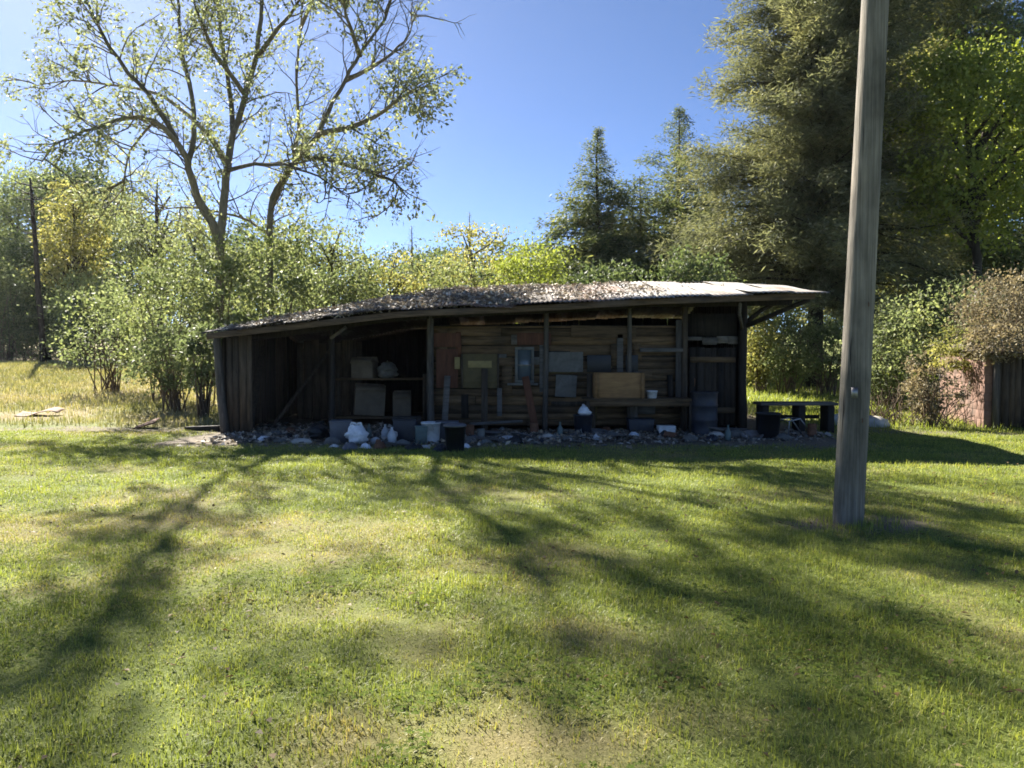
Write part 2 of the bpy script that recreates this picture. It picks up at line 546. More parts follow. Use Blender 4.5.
def blades(n, d0, d1, hmin, hmax, wid, name, mat, label, spread=.78, margin=1.2, accept=None, flatfrac=.5, xlim=None, pw=1.0):
    # sample in depth so that the density per area is even (pw>1: denser near)
    need = n
    xs, ys = [], []
    while need > 0:
        k = int(need * 2.2) + 1000
        y = d0 + (d1 - d0) * RNG.random(k) ** pw
        hw = spread * d1 + margin
        x = (RNG.random(k) * 2 - 1) * hw
        ok = np.abs(x) < spread * y + margin
        if xlim:
            ok &= (x > xlim[0]) & (x < xlim[1])
        if accept is not None:
            ok &= RNG.random(k) < accept(x, y)
        x, y = x[ok][:need], y[ok][:need]
        xs.append(x)
        ys.append(y)
        need -= len(x)
    x, y = np.concatenate(xs), np.concatenate(ys)
    n = len(x)
    z = ground_z(x, y) - .004
    dry = dryness(x, y)
    clump = np.clip((fbm(x * 3.1, y * 3.1, 55, 3) - .5) * 1.7 + .5, .05, 1.1)
    h = (hmin + (hmax - hmin) * RNG.random(n)) * (.45 + 1.1 * clump) * (1 - .35 * dry)
    flat = RNG.random(n) < flatfrac
    lean = np.where(flat, RNG.uniform(1.1, 1.5, n), np.abs(RNG.normal(.35, .28, n)))
    az = RNG.random(n) * 2 * PI
    dx, dy = np.cos(az), np.sin(az)
    w = wid * (.6 + .8 * RNG.random(n)) * np.maximum(1, y / 9) ** .6
    sx, sy = -dy, dx
    p0 = np.stack([x, y, z], 1)
    side = np.stack([sx, sy, np.zeros(n)], 1) * w[:, None] / 2
    fw = np.stack([dx, dy, np.zeros(n)], 1)
    upv = np.array([0, 0, 1.])
    l1 = lean * .55
    m = p0 + fw * (np.sin(l1) * h * .55)[:, None] + upv * (np.cos(l1) * h * .55)[:, None]
    t = m + fw * (np.sin(lean * 1.3) * h * .5)[:, None] + upv * (np.cos(np.minimum(lean * 1.3, 1.5)) * h * .5)[:, None]
    v = np.stack([p0 - side, p0 + side, m + side * .8, m - side * .8, t], 1).reshape(-1, 3)
    i = np.arange(n) * 5
    q = np.stack([i, i + 1, i + 2, i + 3], 1)
    tr = np.stack([i + 3, i + 2, i + 4], 1)
    dr = dry + np.where(flat, .35, 0)
    o = MB().add(v, q, tr).build(name, mat, attrs={'dry': np.repeat(np.clip(dr, 0, 1.2), 5)})
    tag(o, label, 'grass', kind='stuff')


def lawn_accept(x, y):
    return np.clip(1 - 1.02 * bareness(x, y), 0, 1) * np.clip(1.15 - .55 * dryness(x, y) - .35 * fbm(x * 5, y * 5, 91, 2), .1, 1)


def under_shed(x, y):
    return ~((x > -6.1) & (x < 5.1) & (y > 14.6) & (y < 22.3))


build_ground()
blades(300000, 2.3, 8, .015, .052, .0042, 'lawn_grass', M['grass'], 'short uneven lawn grass in the sunlit foreground', accept=lawn_accept)
blades(240000, 8, 17.2, .02, .065, .0058, 'lawn_grass', M['grass'], 'mown grass in front of and beside the shed', accept=lambda x, y: lawn_accept(x, y) * under_shed(x, y))
blades(130000, 16.8, 52, .07, .25, .010, 'field_grass', M['field'], 'tall dry field grass left of the shed', accept=lambda x, y: (1 - gauss(x, y, P(40, 413, 20.5).x, 20.0, 1.6, 1.8)) * sstep(16.8, 18.5, y) * (.5 + .5 * fbm(x * .4, y * .4, 5, 2)) * (1 - .9 * bareness(x, y)), xlim=(-36, -6.3), flatfrac=.1)
blades(50000, 16.5, 40, .06, .22, .010, 'lawn_grass', M['grass'], 'bright grass beyond the shed on the right', accept=lambda x, y: (1 - bareness(x, y)), xlim=(5.2, 24), flatfrac=.1)


blades(1300, 6.6, 8.4, .04, .12, .005, 'weeds', M['grass'], 'longer weeds around the foot of the utility pole', accept=lambda x, y: gauss(x, y, 3.3, 7.42, .42, .36), xlim=(2.4, 4.3), flatfrac=.2)
blades(24000, 2.4, 15, .04, .095, .0045, 'grass_tuft', M['grass'], 'taller tufts of coarse grass scattered over the lawn', accept=lambda x, y: lawn_accept(x, y) * (fbm(x * 2.7, y * 2.7, 83, 3) > .60), flatfrac=.25)


def fallen_leaves():
    n = 3600
    y = 2.5 + 13.5 * RNG.random(n) ** .8
    x = (RNG.random(n) * 2 - 1) * (.76 * y + 1)
    ok = (fbm(x * .8, y * .8, 61, 3) > .45) & ~((y > 14) & (x > -6) & (x < 6))
    x, y = x[ok], y[ok]
    n = len(x)
    p = np.stack([x, y, ground_z(x, y) + RNG.uniform(.008, .04, n)], 1)
    d = RNG.normal(size=(n, 3)) * np.array([1, 1, .25])
    o = MB().leaves(p, d, RNG.normal(size=(n, 3)) * .35 + np.array([0, 0, 1.]), RNG.uniform(.02, .06, n), RNG.uniform(.012, .035, n), .3).build('fallen_leaves', M['deadleaf'])
    tag(o, 'dead brown leaves lying in the lawn', 'fallen leaves', kind='stuff')


fallen_leaves()


def clover():
    n = 22000
    y = 2.4 + 6.6 * RNG.random(n) ** 1.1
    x = (RNG.random(n) * 2 - 1) * (.76 * y + 1)
    ok = (fbm(x * .9, y * .9, 71, 3) > .52) & (bareness(x, y) < .3) & (dryness(x, y) < .35)
    x, y = x[ok], y[ok]
    n = len(x)
    z = ground_z(x, y) + RNG.uniform(.02, .055, n)
    mb = MB()
    a0 = RNG.random(n) * 6.28
    for k in range(3):
        a = a0 + k * 2.09
        d = np.stack([np.cos(a), np.sin(a), RNG.uniform(-.1, .35, n)], 1)
        mb.leaves(np.stack([x, y, z], 1), d, np.tile([0, 0, 1.], (n, 1)), RNG.uniform(.012, .022, n), RNG.uniform(.012, .02, n), .1, .6)
    o = mb.build('clover', M['cloverleaf'])
    tag(o, 'low clover growing through the foreground lawn', 'clover', kind='stuff')


clover()

# ------------------------------------------------------------------ trees
UP = np.array([0, 0, 1.])


def unit(v):
    return v / (np.linalg.norm(v) + 1e-9)


def branch_line(p, d, L, n, wob, up=0.0, rs=None):
    rs = rs or RNG
    pts = [np.array(p, float)]
    d = unit(np.array(d, float))
    for _ in range(n):
        d = unit(d + rs.normal(size=3) * wob + UP * up)
        pts.append(pts[-1] + d * L / n)
    return np.array(pts)


def big_tree():
    D = 24.2
    base = P(222, 380, D)
    root = thing('broadleaf_tree', 'tall twin stemmed tree in sparse spring leaf rising behind the left end of the shed', 'tree', (base.x, D, gz(base.x, D)))
    org = np.array(root.location)
    wood = MB()
    tips = []          # (point, direction)
    limbs = [
        ([(223, 395, 0), (221, 340, 0), (220, 300, 0), (220, 250, 0), (225, 200, 0), (228, 165, .1), (233, 135, .2), (245, 95, .4), (258, 55, .5), (262, 0, .7), (270, -50, .9), (272, -95, 1.0), (280,-150,1.2)], .20, .03),
        ([(268, 395, .5), (267, 340, .5), (269, 300, .5), (270, 255, .4), (270, 215, .3), (275, 190, .2), (295, 160, -.2), (320, 135, -.5), (328, 110, -.6), (345, 80, -.8), (360, 55, -1), (385, 20, -1.2), (400, -25, -1.4), (408,-80,-1.5)], .155, .025),
        ([(219, 240, 0), (206, 212, -.1), (193, 188, -.3), (189, 160, -.5), (177, 140, -.8), (155, 120, -1.2), (130, 117, -1.6), (95, 128, -2), (60, 140, -2.2), (42, 160, -2.3)], .16, .025),
        ([(190, 160, -.5), (196, 125, -.2), (190, 85, .3), (180, 40, .8), (176, -10, 1.2), (172, -50, 1.4), (168,-110,1.6)], .10, .02),
        ([(177, 140, -.8), (150, 95, -1.5), (118, 60, -2.2), (95, 20, -2.8), (80, -15, -3), (70,-60,-3.3)], .09, .02),
        ([(233, 135, .2), (230, 90, 1.2), (222, 40, 2.2), (215, -10, 3), (210, -60, 3.4), (206,-130,3.8)], .10, .02),
        ([(320, 135, -.5), (350, 128, -1.4), (385, 110, -2), (405, 96, -2.6), (418, 88, -3)], .11, .018),
        ([(300, 155, -.3), (335, 162, -1.6), (372, 172, -2.6), (395, 182, -3.2), (410, 200, -3.5)], .09, .016),
        ([(227, 172, .1), (255, 163, -.8), (285, 165, -1.6), (318, 176, -2.2), (350, 196, -2.6)], .08, .014),
        ([(272, 205, .25), (290, 175, 1.2), (300, 130, 2), (296, 80, 2.8), (300, 30, 3.2), (306, -30, 3.6), (312,-110,4)], .09, .018),
        ([(345, 80, -.8), (385, 60, 0), (405, 40, .6), (418, 15, 1)], .08, .016),
        ([(258, 55, .5), (290, 15, -.4), (318, -30, -1.2)], .09, .02),
        ([(245, 95, .4), (215, 55, -.8), (195, 10, -1.8), (185, -40, -2.4)], .09, .02),
        ([(155, 120, -1.2), (130, 150, -.4), (122, 185, .3), (120, 215, .6)], .05, .012),
        ([(228, 165, .1), (205, 130, 1.4), (165, 95, 2.6), (120, 85, 3.4), (70, 80, 3.8), (35, 85, 4)], .10, .018),
        ([(270, 235, .4), (240, 215, 1.5), (180, 205, 2.4), (140, 215, 2.8)], .06, .012),
        ([(172, -45, 1.3), (150, -95, .8), (122, -138, .2), (92, -172, -.2)], .08, .02),
        ([(300, 30, 3.2), (330, -40, 2.8), (345, -110, 2.4), (350, -150, 2.2)], .08, .02),
        ([(80, -15, -3), (55, -60, -3.2), (42, -108, -3), (36, -150, -2.6)], .08, .02),
        ([(210, -60, 3.4), (180, -120, 3.8), (165, -180, 4)], .07, .02),
        ([(360, 55, -1), (345, 15, -2.2), (338, -30, -3)], .08, .02),
    ]
    rs = np.random.default_rng(5)

    def spawn(line, r0, level, frac0, lens, count):
        k = len(line)
        for _ in range(count):
            t = rs.uniform(frac0, 1) * (k - 1)
            i = min(int(t), k - 2)
            p = line[i] + (line[i + 1] - line[i]) * (t - i)
            tan = unit(line[i + 1] - line[i])
            side = unit(np.cross(tan, rs.normal(size=3)))
            d = unit(tan * rs.uniform(.4, 1) + side * rs.uniform(.6, 1.1) + UP * (.25 if level < 3 else -.05))
            L = rs.uniform(*lens) * (1 - .35 * t / k)
            n = 5 if level < 3 else 3
            ln = branch_line(p, d, L, n, .17, .05 if level < 3 else -.08, rs)
            r = r0 * rs.uniform(.35, .6)
            wood.tube(ln, np.linspace(r, r * .3, len(ln)), 5 if level < 3 else 3, False)
            if level < 3:
                spawn(ln, r, level + 1, .25, (.5, 1.25), rs.integers(4, 7))
            tips.append((ln, level))
    for pix, ra, rb in limbs:
        pts = np.array([tuple(P(a, b, D + c)) for a, b, c in pix])
        # smooth
        t = np.linspace(0, len(pts) - 1, (len(pts) - 1) * 3 + 1)
        q = np.stack([np.interp(t, np.arange(len(pts)), pts[:, k]) for k in range(3)], 1)
        q[1:-1] = (q[:-2] + 2 * q[1:-1] + q[2:]) / 4
        q += rs.normal(size=q.shape) * .02
        rad = np.linspace(ra * .88, rb * .8, len(q))
        wood.tube(q, rad, 9)
        f0 = .42 if ra > .2 else .2
        spawn(q, max(.05, ra * .25), 2, f0, (1.0, 2.5), int(9 + 1.6 * len(q) * (1 - f0) * .62))
    wood.build('trunk', M['bark'], root, True, origin=None).location = -Vector(org)
    pos, dr = [], []
    for ln, lv in tips:
        k = rs.integers(11, 19) if lv >= 3 else rs.integers(9, 15)
        for _ in range(k):
            t = rs.uniform(.5, 1.0) * (len(ln) - 1)
            i = min(int(t), len(ln) - 2)
            pos.append(ln[i] + (ln[i + 1] - ln[i]) * (t - i) + rs.normal(size=3) * .11)
            dr.append(unit(ln[i + 1] - ln[i]) + rs.normal(size=3) * .8 + np.array([0, 0, -.35]))
    pos, dr = np.array(pos), np.array(dr)
    keep = fbm(pos[:, 0] * .75 + pos[:, 1] * .5, pos[:, 2] * .75, 12, 2) > np.where((pos[:, 0] > -6.2) | (pos[:, 2] < 7.5) | (pos[:, 2] > 12.6), .475, .40)
    pos, dr = pos[keep], dr[keep]
    n = len(pos)
    print('big tree leaves', n)
    mb = MB().leaves(pos, dr, rs.normal(size=(n, 3)) + UP * .4, rs.uniform(.09, .17, n), rs.uniform(.05, .095, n))
    mb.build('crown', M['spring'], root).location = -Vector(org)


def crown_leaves(mb, rs, c, rad, n_clump, per, cr, L, W, lumpy=.35, shell=.55, bottom=-1.0):
    """leaf clumps spread through an uneven ellipsoid"""
    d = rs.normal(size=(n_clump, 3))
    d /= np.linalg.norm(d, axis=1)[:, None]
    d[:, 2] = np.maximum(d[:, 2], bottom + rs.uniform(0, .25, n_clump))
    az = np.arctan2(d[:, 1], d[:, 0])
    off = rs.uniform(0, 100)
    lump = 1 - lumpy + 2 * lumpy * fbm(az * 1.3 + off, d[:, 2] * 2.2 + off, 7, 3)
    rr = (shell + (1 - shell) * rs.random(n_clump)) ** .7 * lump
    cc = np.array(c) + d * rr[:, None] * np.array(rad)
    sz = cr * rs.uniform(.6, 1.5, n_clump)
    pos = np.repeat(cc, per, 0) + rs.normal(size=(n_clump * per, 3)) * np.repeat(sz, per)[:, None] * np.array([1, 1, .62])
    n = len(pos)
    out = unitrows(pos - np.array(c))
    dirs = out * .5 + rs.normal(size=(n, 3)) * .8 + np.array([0, 0, -.2])
    nrm = rs.normal(size=(n, 3)) + UP * .7
    mb.leaves(pos, dirs, nrm, L * rs.uniform(.6, 1.4, n), W * rs.uniform(.6, 1.4, n))
    return cc


def unitrows(v):
    return v / (np.linalg.norm(v, axis=1)[:, None] + 1e-9)


def leafy_tree(name, label, cat, px, topy, wpx, d, mat, seed, bark='barkdark', basepy=None, density=1.0, leaf=.16, crown_frac=.72, group=None, sparse=False, lumpy=.35):
    rs = np.random.default_rng(seed)
    x = P(px, 300, d).x
    zg = gz(x, d)
    H = P(px, topy, d).z - zg
    w = wpx / F * d / 2
    root = thing(name, label, cat, (x, d, zg), group=group)
    tr = MB()
    top = np.array([rs.normal() * .15 * w, rs.normal() * .1 * w, H * .9])
    t = np.linspace(0, 1, 8)
    line = np.outer(t, top) + rs.normal(size=(8, 3)) * np.array([.06, .06, 0]) * min(1, w)
    line[0] = (0, 0, -.15)
    r0 = max(.035, H * .018)
    tr.tube(line, np.linspace(r0, r0 * .2, 8), 7)
    cz = H * (1 - crown_frac / 2)
    rad = np.array([w, w * .9, H * crown_frac / 2])
    nclump = int((70 if not sparse else 38) * density * max(.5, (w * H * crown_frac / 8)) ** .75)
    nclump = min(nclump, 420)
    mb = MB()
    cc = crown_leaves(mb, rs, (top[0] * .6, top[1] * .6, cz), rad, nclump, 60 if not sparse else 34, max(.16, w * .16), leaf, leaf * .55, lumpy)
    for k in rs.permutation(len(cc))[:min(26, len(cc))]:
        e = cc[k]
        z0 = max(.12 * H, min(e[2] - .25 * np.hypot(e[0], e[1]) - .1 * H, H * .8))
        s0 = np.array([np.interp(z0, line[:, 2], line[:, 0]), np.interp(z0, line[:, 2], line[:, 1]), z0])
        mid = (s0 + e) / 2 + np.array([0, 0, .08 * H * rs.uniform(0, 1)]) + rs.normal(size=3) * .08 * w
        pts = np.array([s0, s0 * .55 + mid * .45, mid, mid * .4 + e * .6, e])
        tr.tube(pts, np.linspace(r0 * .42, r0 * .08, 5), 5, False)
    tr.build('trunk', M[bark], root, True)
    mb.build('crown', M[mat], root)
    return root


def bush(name, label, cat, px, topy, boty, wpx, d, mat, seed, n=60, per=55, leaf=.11, depthr=None, lumpy=.4, bark='twig', group=None, zfrac=None):
    """shrub: leaf clumps down to the ground with stems inside"""
    rs = np.random.default_rng(seed)
    x = P(px, 300, d).x
    zg = gz(x, d)
    zt, zb = P(px, topy, d).z - zg, max(.05, P(px, boty, d).z - zg)
    w = wpx / F * d / 2
    root = thing(name, label, cat, (x, d, zg), group=group)
    mb = MB()
    cc = crown_leaves(mb, rs, (0, 0, (zt + zb) / 2), (w, depthr or w * .8, (zt - zb) / 2), n, per, max(.1, w * .17), leaf, leaf * .55, lumpy, .35)
    st = MB()
    for k in rs.permutation(len(cc))[:min(22, len(cc)) if bark else 0]:
        b = np.array([rs.normal() * w * .15, rs.normal() * w * .12, -.05])
        e = cc[k]
        m = np.array([b[0] * .6 + e[0] * .4, b[1] * .6 + e[1] * .4, e[2] * .6])
        st.tube(np.array([b, (b + m) / 2, m, (m + e) / 2, e]), np.linspace(.025, .006, 5), 5, False)
    if bark:
        st.build('stems', M[bark], root)
    mb.build('foliage', M[mat], root)
    return root


def conifer(name, label, px, topy, wpx, d, mat, seed, low=.06, n_br=120, spray=.34, per=55, droop=.25, width_pow=.8, gap=0., sw=.30, H=None, bark='barkdark', cat='conifer', lean=0):
    rs = np.random.default_rng(seed)
    x = P(px, 300, d).x
    zg = gz(x, d)
    H = H or P(px, topy, d).z - zg
    w = wpx / F * d / 2
    root = thing(name, label, cat, (x, d, zg))
    tr = MB()
    t = np.linspace(0, 1, 9)
    line = np.stack([lean * t + rs.normal(size=9) * .03, rs.normal(size=9) * .03, t * H], 1)
    line[0, 2] = -.2
    r0 = H * .016 + .04
    tr.tube(line, np.linspace(r0, .02, 9), 8)
    mb = MB()
    P_, D_, Nn = [], [], []
    for k in range(n_br):
        f = low + (1 - low) * ((k + rs.random()) / n_br)
        f = min(f, .985)
        L = w * (1 - f) ** width_pow * rs.uniform(.5, 1.25) * (1.0 if f > .2 else .8 + f) + .10
        if width_pow > .6:
            L *= 1 - .25 * max(0, (f - .6) / .4)
        if rs.random() < gap:
            L *= rs.uniform(.35, .7)
        az = k * 2.399 + rs.normal() * .5
        z = f * H
        s0 = np.array([np.interp(z, line[:, 2], line[:, 0]), np.interp(z, line[:, 2], line[:, 1]), z])
        rise = (.45 * f - .05) + rs.normal() * .12
        d0 = unit(np.array([math.cos(az), math.sin(az), rise]))
        n = 7
        pts = [s0]
        for i in range(n):
            d0 = unit(d0 + np.array([0, 0, -droop * (.5 if i < 3 else 1.0) * .35]) + rs.normal(size=3) * .07)
            pts.append(pts[-1] + d0 * L / n)
        pts = np.array(pts)
        tr.tube(pts, np.linspace(max(.012, r0 * .28 * (1 - f)), .004, n + 1), 4, False)
        m = int(per * ((.35 if width_pow < .6 or f < .7 else .1) + L / w * .9))
        u = rs.random(m) ** .75 * n * .999
        u = np.clip(u + .25, 0, n - .001)
        i = u.astype(int)
        p = pts[i] + (pts[i + 1] - pts[i]) * (u - i)[:, None]
        tan = unitrows(pts[i + 1] - pts[i])
        side = unitrows(np.cross(tan, UP)) * np.sign(rs.normal(size=m))[:, None]
        reach = spray * (1.15 - u / n * .5) * (min(1, (1.02 - f) * 3.2) if width_pow > .6 else 1)
        off = rs.random(m)[:, None] * side * (reach * (.6 + L * .22))[:, None]
        p = p + off + rs.normal(size=(m, 3)) * np.array([.07, .07, .10]) * (1 + .3 * L)
        P_.append(p)
        D_.append(tan * .8 + side * .7 + rs.normal(size=(m, 3)) * .45 + np.array([0, 0, -droop]))
        Nn.append(rs.normal(size=(m, 3)) * .6 + UP)
    P_, D_, Nn = np.concatenate(P_), np.concatenate(D_), np.concatenate(Nn)
    m = len(P_)
    L = spray * rs.uniform(.5, 1.25, m) * (np.clip(1.3 - P_[:, 2] / H, .4, 1) if width_pow > .6 else 1)
    mb.leaves(P_, D_, Nn, L, L * sw, .15, .4)
    tr.build('trunk', M[bark], root, True)
    mb.build('crown', M[mat], root)
    return root


big_tree()
# left wood
LT = 'background trees left of the shed'
leafy_tree('pine_tree', 'dark flat topped tree standing highest in the wood at the far left', 'tree', 84, 166, 95, 71.0, 'darkleaf', 101, crown_frac=.35, leaf=0.31, group=LT)
leafy_tree('broadleaf_tree', 'grey green tree filling the far left edge of the wood', 'tree', 8, 172, 120, 62.5, 'greyleaf', 102, crown_frac=.8, leaf=0.26, density=1.3, group=LT)
leafy_tree('broadleaf_tree', 'narrow pale yellow green tree in front of the dark flat topped one', 'tree', 74, 188, 62, 52.5, 'olive', 103, crown_frac=.6, leaf=0.23, group=LT)
leafy_tree('broadleaf_tree', 'dull green tree between the narrow pale tree and the twin stemmed tree', 'tree', 128, 210, 95, 59.6, 'greyleaf', 104, crown_frac=.85, leaf=0.23, density=1.2, group=LT)
leafy_tree('broadleaf_tree', 'thin hazy tree with pale loose leaves left of the twin stemmed tree', 'tree', 158, 158, 80, 56.8, 'spring', 105, crown_frac=.6, leaf=0.21, sparse=True, group=LT)
leafy_tree('broadleaf_tree', 'mid green tree just left of the twin stems', 'tree', 190, 224, 90, 46.9, 'mid', 106, crown_frac=.85, leaf=0.20, group=LT)
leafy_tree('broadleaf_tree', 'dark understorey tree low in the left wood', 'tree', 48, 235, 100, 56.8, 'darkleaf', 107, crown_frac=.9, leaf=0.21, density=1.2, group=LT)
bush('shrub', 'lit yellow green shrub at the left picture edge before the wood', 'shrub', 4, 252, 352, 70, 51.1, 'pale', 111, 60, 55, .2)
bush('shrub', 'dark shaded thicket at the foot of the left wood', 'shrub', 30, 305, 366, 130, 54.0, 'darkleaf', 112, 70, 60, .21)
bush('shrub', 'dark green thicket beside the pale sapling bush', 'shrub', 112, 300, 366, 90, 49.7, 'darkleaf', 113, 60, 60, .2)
bush('shrub', 'grey green shrub behind the pale sapling bush', 'shrub', 88, 262, 352, 85, 46.9, 'greyleaf', 116, 70, 60, .18)
bush('sapling_bush', 'tall pale leaved sapling bush just left of the shed corner', 'bush', 168, 248, 378, 105, 24.5, 'pale', 114, 80, 60, .125)
bush('sapling_bush', 'low bright leafy bush spilling into the field beside the shed', 'bush', 172, 330, 392, 85, 21.5, 'pale', 115, 42, 56, .12)
bush('sapling_bush', 'loose pale bush between the wood and the tall sapling bush', 'bush', 108, 278, 378, 90, 27.5, 'pale', 118, 52, 56, .13)
bush('sapling_bush', 'small leafy bush hugging the left outer wall of the shed', 'bush', 203, 316, 392, 44, 19.6, 'pale', 119, 50, 40, .12)
bush('sapling_bush', 'leafy bush crowding the foot of the twin stemmed tree', 'bush', 226, 232, 372, 66, 23.0, 'pale', 117, 46, 44, .15)


def snag():
    root = thing('bare_tree', 'slim bare dark trunk standing at the edge of the left wood', 'tree', (P(42, 300, 46).x, 46, gz(P(42, 300, 46).x, 46)))
    rs = np.random.default_rng(8)
    o = np.array(root.location)
    pts = np.array([tuple(P(a, b, 46)) for a, b in ((44, 372), (42, 330), (38, 290), (36, 250), (33, 215), (32, 200), (31, 188), (30, 178))]) - o
    mb = MB()
    mb.tube(pts, np.linspace(.2, .05, len(pts)), 8)
    for k in range(20):
        f = rs.uniform(.25, 1) * (len(pts) - 1.01)
        i = int(f)
        p = pts[i] + (pts[i + 1] - pts[i]) * (f - i)
        ln = branch_line(p, (rs.normal(), rs.normal(), .2), rs.uniform(.5, 1.8), 5, .2, .05, rs)
        mb.tube(ln, np.linspace(.04, .01, 6), 4, False)
    mb.build('trunk', M['barkdark'], root, True)


snag()
# behind the shed
MT = 'trees behind the shed'
leafy_tree('broadleaf_tree', 'green tree right behind the second stem of the twin tree', 'tree', 300, 208, 110, 31, 'mid', 121, crown_frac=.9, leaf=.15, group=MT)
leafy_tree('broadleaf_tree', 'loose yellow green tree above the left half of the shed roof', 'tree', 345, 226, 100, 29, 'pale', 122, crown_frac=.9, leaf=.13, group=MT)
leafy_tree('broadleaf_tree', 'olive tree lower than its neighbours over the roof litter', 'tree', 398, 254, 90, 30, 'olive', 123, crown_frac=.9, leaf=.13, group=MT)
leafy_tree('broadleaf_tree', 'green tree left of the brownish one behind the roof', 'tree', 432, 248, 80, 33, 'pale', 124, crown_frac=.9, leaf=.14, group=MT)
leafy_tree('broadleaf_tree', 'rounded brownish olive tree above the middle of the roof', 'tree', 486, 222, 86, 38, 'olive', 125, crown_frac=.9, leaf=.16, group=MT)
bush('shrub', 'vivid yellow green shrub left of the spire shaped conifer', 'shrub', 527, 236, 330, 80, 29, 'bright', 126, 90, 50, .12)
bush('shrub', 'dull green shrub under the vivid yellow green one', 'shrub', 455, 262, 340, 95, 28, 'mid', 127, 70, 50, .12)
bush('shrub', 'grey green shrub behind the left half of the roof', 'shrub', 276, 214, 365, 84, 23.3, 'pale', 128, 55, 44, .16)
bush('shrub', 'pale leafy shrub over the left end of the roof', 'shrub', 330, 262, 350, 110, 26, 'pale', 129, 70, 60, .13)
conifer('conifer', 'small far dark conifer peeping over the trees behind the roof', 412, 226, 70, 55, 'needle', 131, n_br=70, per=50)
conifer('conifer', 'small far conifer with a thin tip above the brownish tree', 470, 212, 46, 60, 'needle', 132, n_br=60, per=45)
conifer('conifer', 'pointed spire shaped conifer against the open sky', 597, 128, 225, 42, 'needle', 133, n_br=240, per=330, spray=.40, width_pow=.9, gap=.2, droop=.2)
conifer('conifer', 'taller ragged conifer right of the pointed spire', 678, 108, 310, 44, 'needle', 134, n_br=200, per=380, spray=.44, gap=.25, width_pow=.8, droop=.2)
conifer('conifer', 'short dark conifer between the spire and the ragged one', 640, 176, 215, 43, 'needle', 137, n_br=130, per=240, spray=.36, droop=.2, gap=.2)
bush('shrub', 'dark evergreen shrub behind the roof beside the big cedar', 'shrub', 690, 246, 340, 80, 26, 'darkleaf', 135, 70, 70, .14)
bush('shrub', 'dark evergreen shrub at the foot of the pointed spire', 'shrub', 600, 258, 340, 90, 26.5, 'darkleaf', 136, 60, 60, .14)
# right
conifer('cedar_tree', 'huge grey green cedar towering over the right end of the shed', 815, -60, 278, 31, 'cedar', 141, low=.17, n_br=520, per=760, spray=.27, droop=.12, width_pow=.42, sw=.17, H=20, gap=.15)
conifer('cedar_tree', 'dark dense hemlock behind the utility pole', 930, -90, 270, 43, 'cedardark', 142, low=.08, n_br=460, per=620, spray=.36, droop=.14, width_pow=.45, sw=.18, H=28, gap=.2)
leafy_tree('broadleaf_tree', 'bright green broadleaf tree at the upper right edge', 'tree', 985, 40, 165, 28.5, 'bright', 143, crown_frac=.55, leaf=.19, density=2.0)
leafy_tree('broadleaf_tree', 'tall dark tree behind the hemlock at the right edge', 'tree', 1050, 10, 200, 38, 'darkleaf', 144, crown_frac=.9, leaf=.2, density=1.6)
bush('shrub', 'pale green shrub seen past the right end of the shed', 'shrub', 790, 306, 386, 76, 28, 'pale', 151, 60, 50, .12)
bush('shrub', 'dull shrub close behind the right shed post', 'shrub', 762, 318, 386, 46, 28.8, 'olive', 152, 60, 50, .13)
bush('shrub', 'sunny shrub directly left of the utility pole', 'shrub', 828, 316, 388, 64, 26.8, 'pale', 153, 60, 50, .11)
bush('shrub', 'yellow green hedge behind the low outbuilding', 'shrub', 945, 276, 400, 130, 21.8, 'pale', 154, 110, 52, .11)
bush('shrub', 'leafy shrub right of the utility pole', 'shrub', 890, 296, 405, 74, 23, 'pale', 155, 70, 50, .11)
bush('vine_thicket', 'dry brown vine thicket heaped over the low outbuilding', 'vine', 1016, 276, 346, 110, 18.6, 'dryleaf', 156, 120, 55, .08, depthr=1.3)
bush('shrub', 'dry leaved brown brush left of the outbuilding wall', 'brush', 934, 356, 430, 50, 17.6, 'dryleaf', 157, 50, 40, .08)


def far_wood():
    rs = np.random.default_rng(77)
    mb = MB()
    for k in range(230):
        x = rs.uniform(-75, 75)
        y = rs.uniform(74, 100)
        zb = gz(x, y)
        h = rs.uniform(8, 12) + (4 if x < -25 or x > 12 else 0)
        crown_leaves(mb, rs, (x, y, zb + h * .5), (rs.uniform(2.4, 4), 2.5, h * .52), 26, 34, .7, .42, .26, .35)
    o = mb.build('far_wood', M['darkleaf'])
    tag(o, 'distant woodland closing the view behind the trees', 'woodland', kind='stuff')


far_wood()


def brush():
    x = P(915, 400, 18).x
    root = thing('bare_brush', 'tangle of bare brown stems beside the outbuilding', 'brush', (x, 18, gz(x, 18)))
    rs = np.random.default_rng(4)
    mb = MB()
    for k in range(90):
        b = np.array([rs.uniform(-1.1, 1.2), rs.uniform(-.4, .5), -.05])
        ln = branch_line(b, (rs.normal() * .6, rs.normal() * .4, 1), rs.uniform(.6, 1.7), 6, .2, -.03, rs)
        mb.tube(ln, np.linspace(.012, .004, 7), 4, False)
    mb.build('stems', M['twig'], root)


brush()
bush('vine_thicket', 'brown vine trailing over the front roof edge of the outbuilding', 'vine', 1000, 326, 362, 70, 16.9, 'dryleaf', 158, 46, 45, .08, depthr=.45, bark=None)
bush('vine_thicket', 'green vine spilling down the left roof corner of the outbuilding', 'vine', 956, 328, 376, 34, 18.4, 'olive', 159, 36, 40, .08, depthr=.7, bark=None)

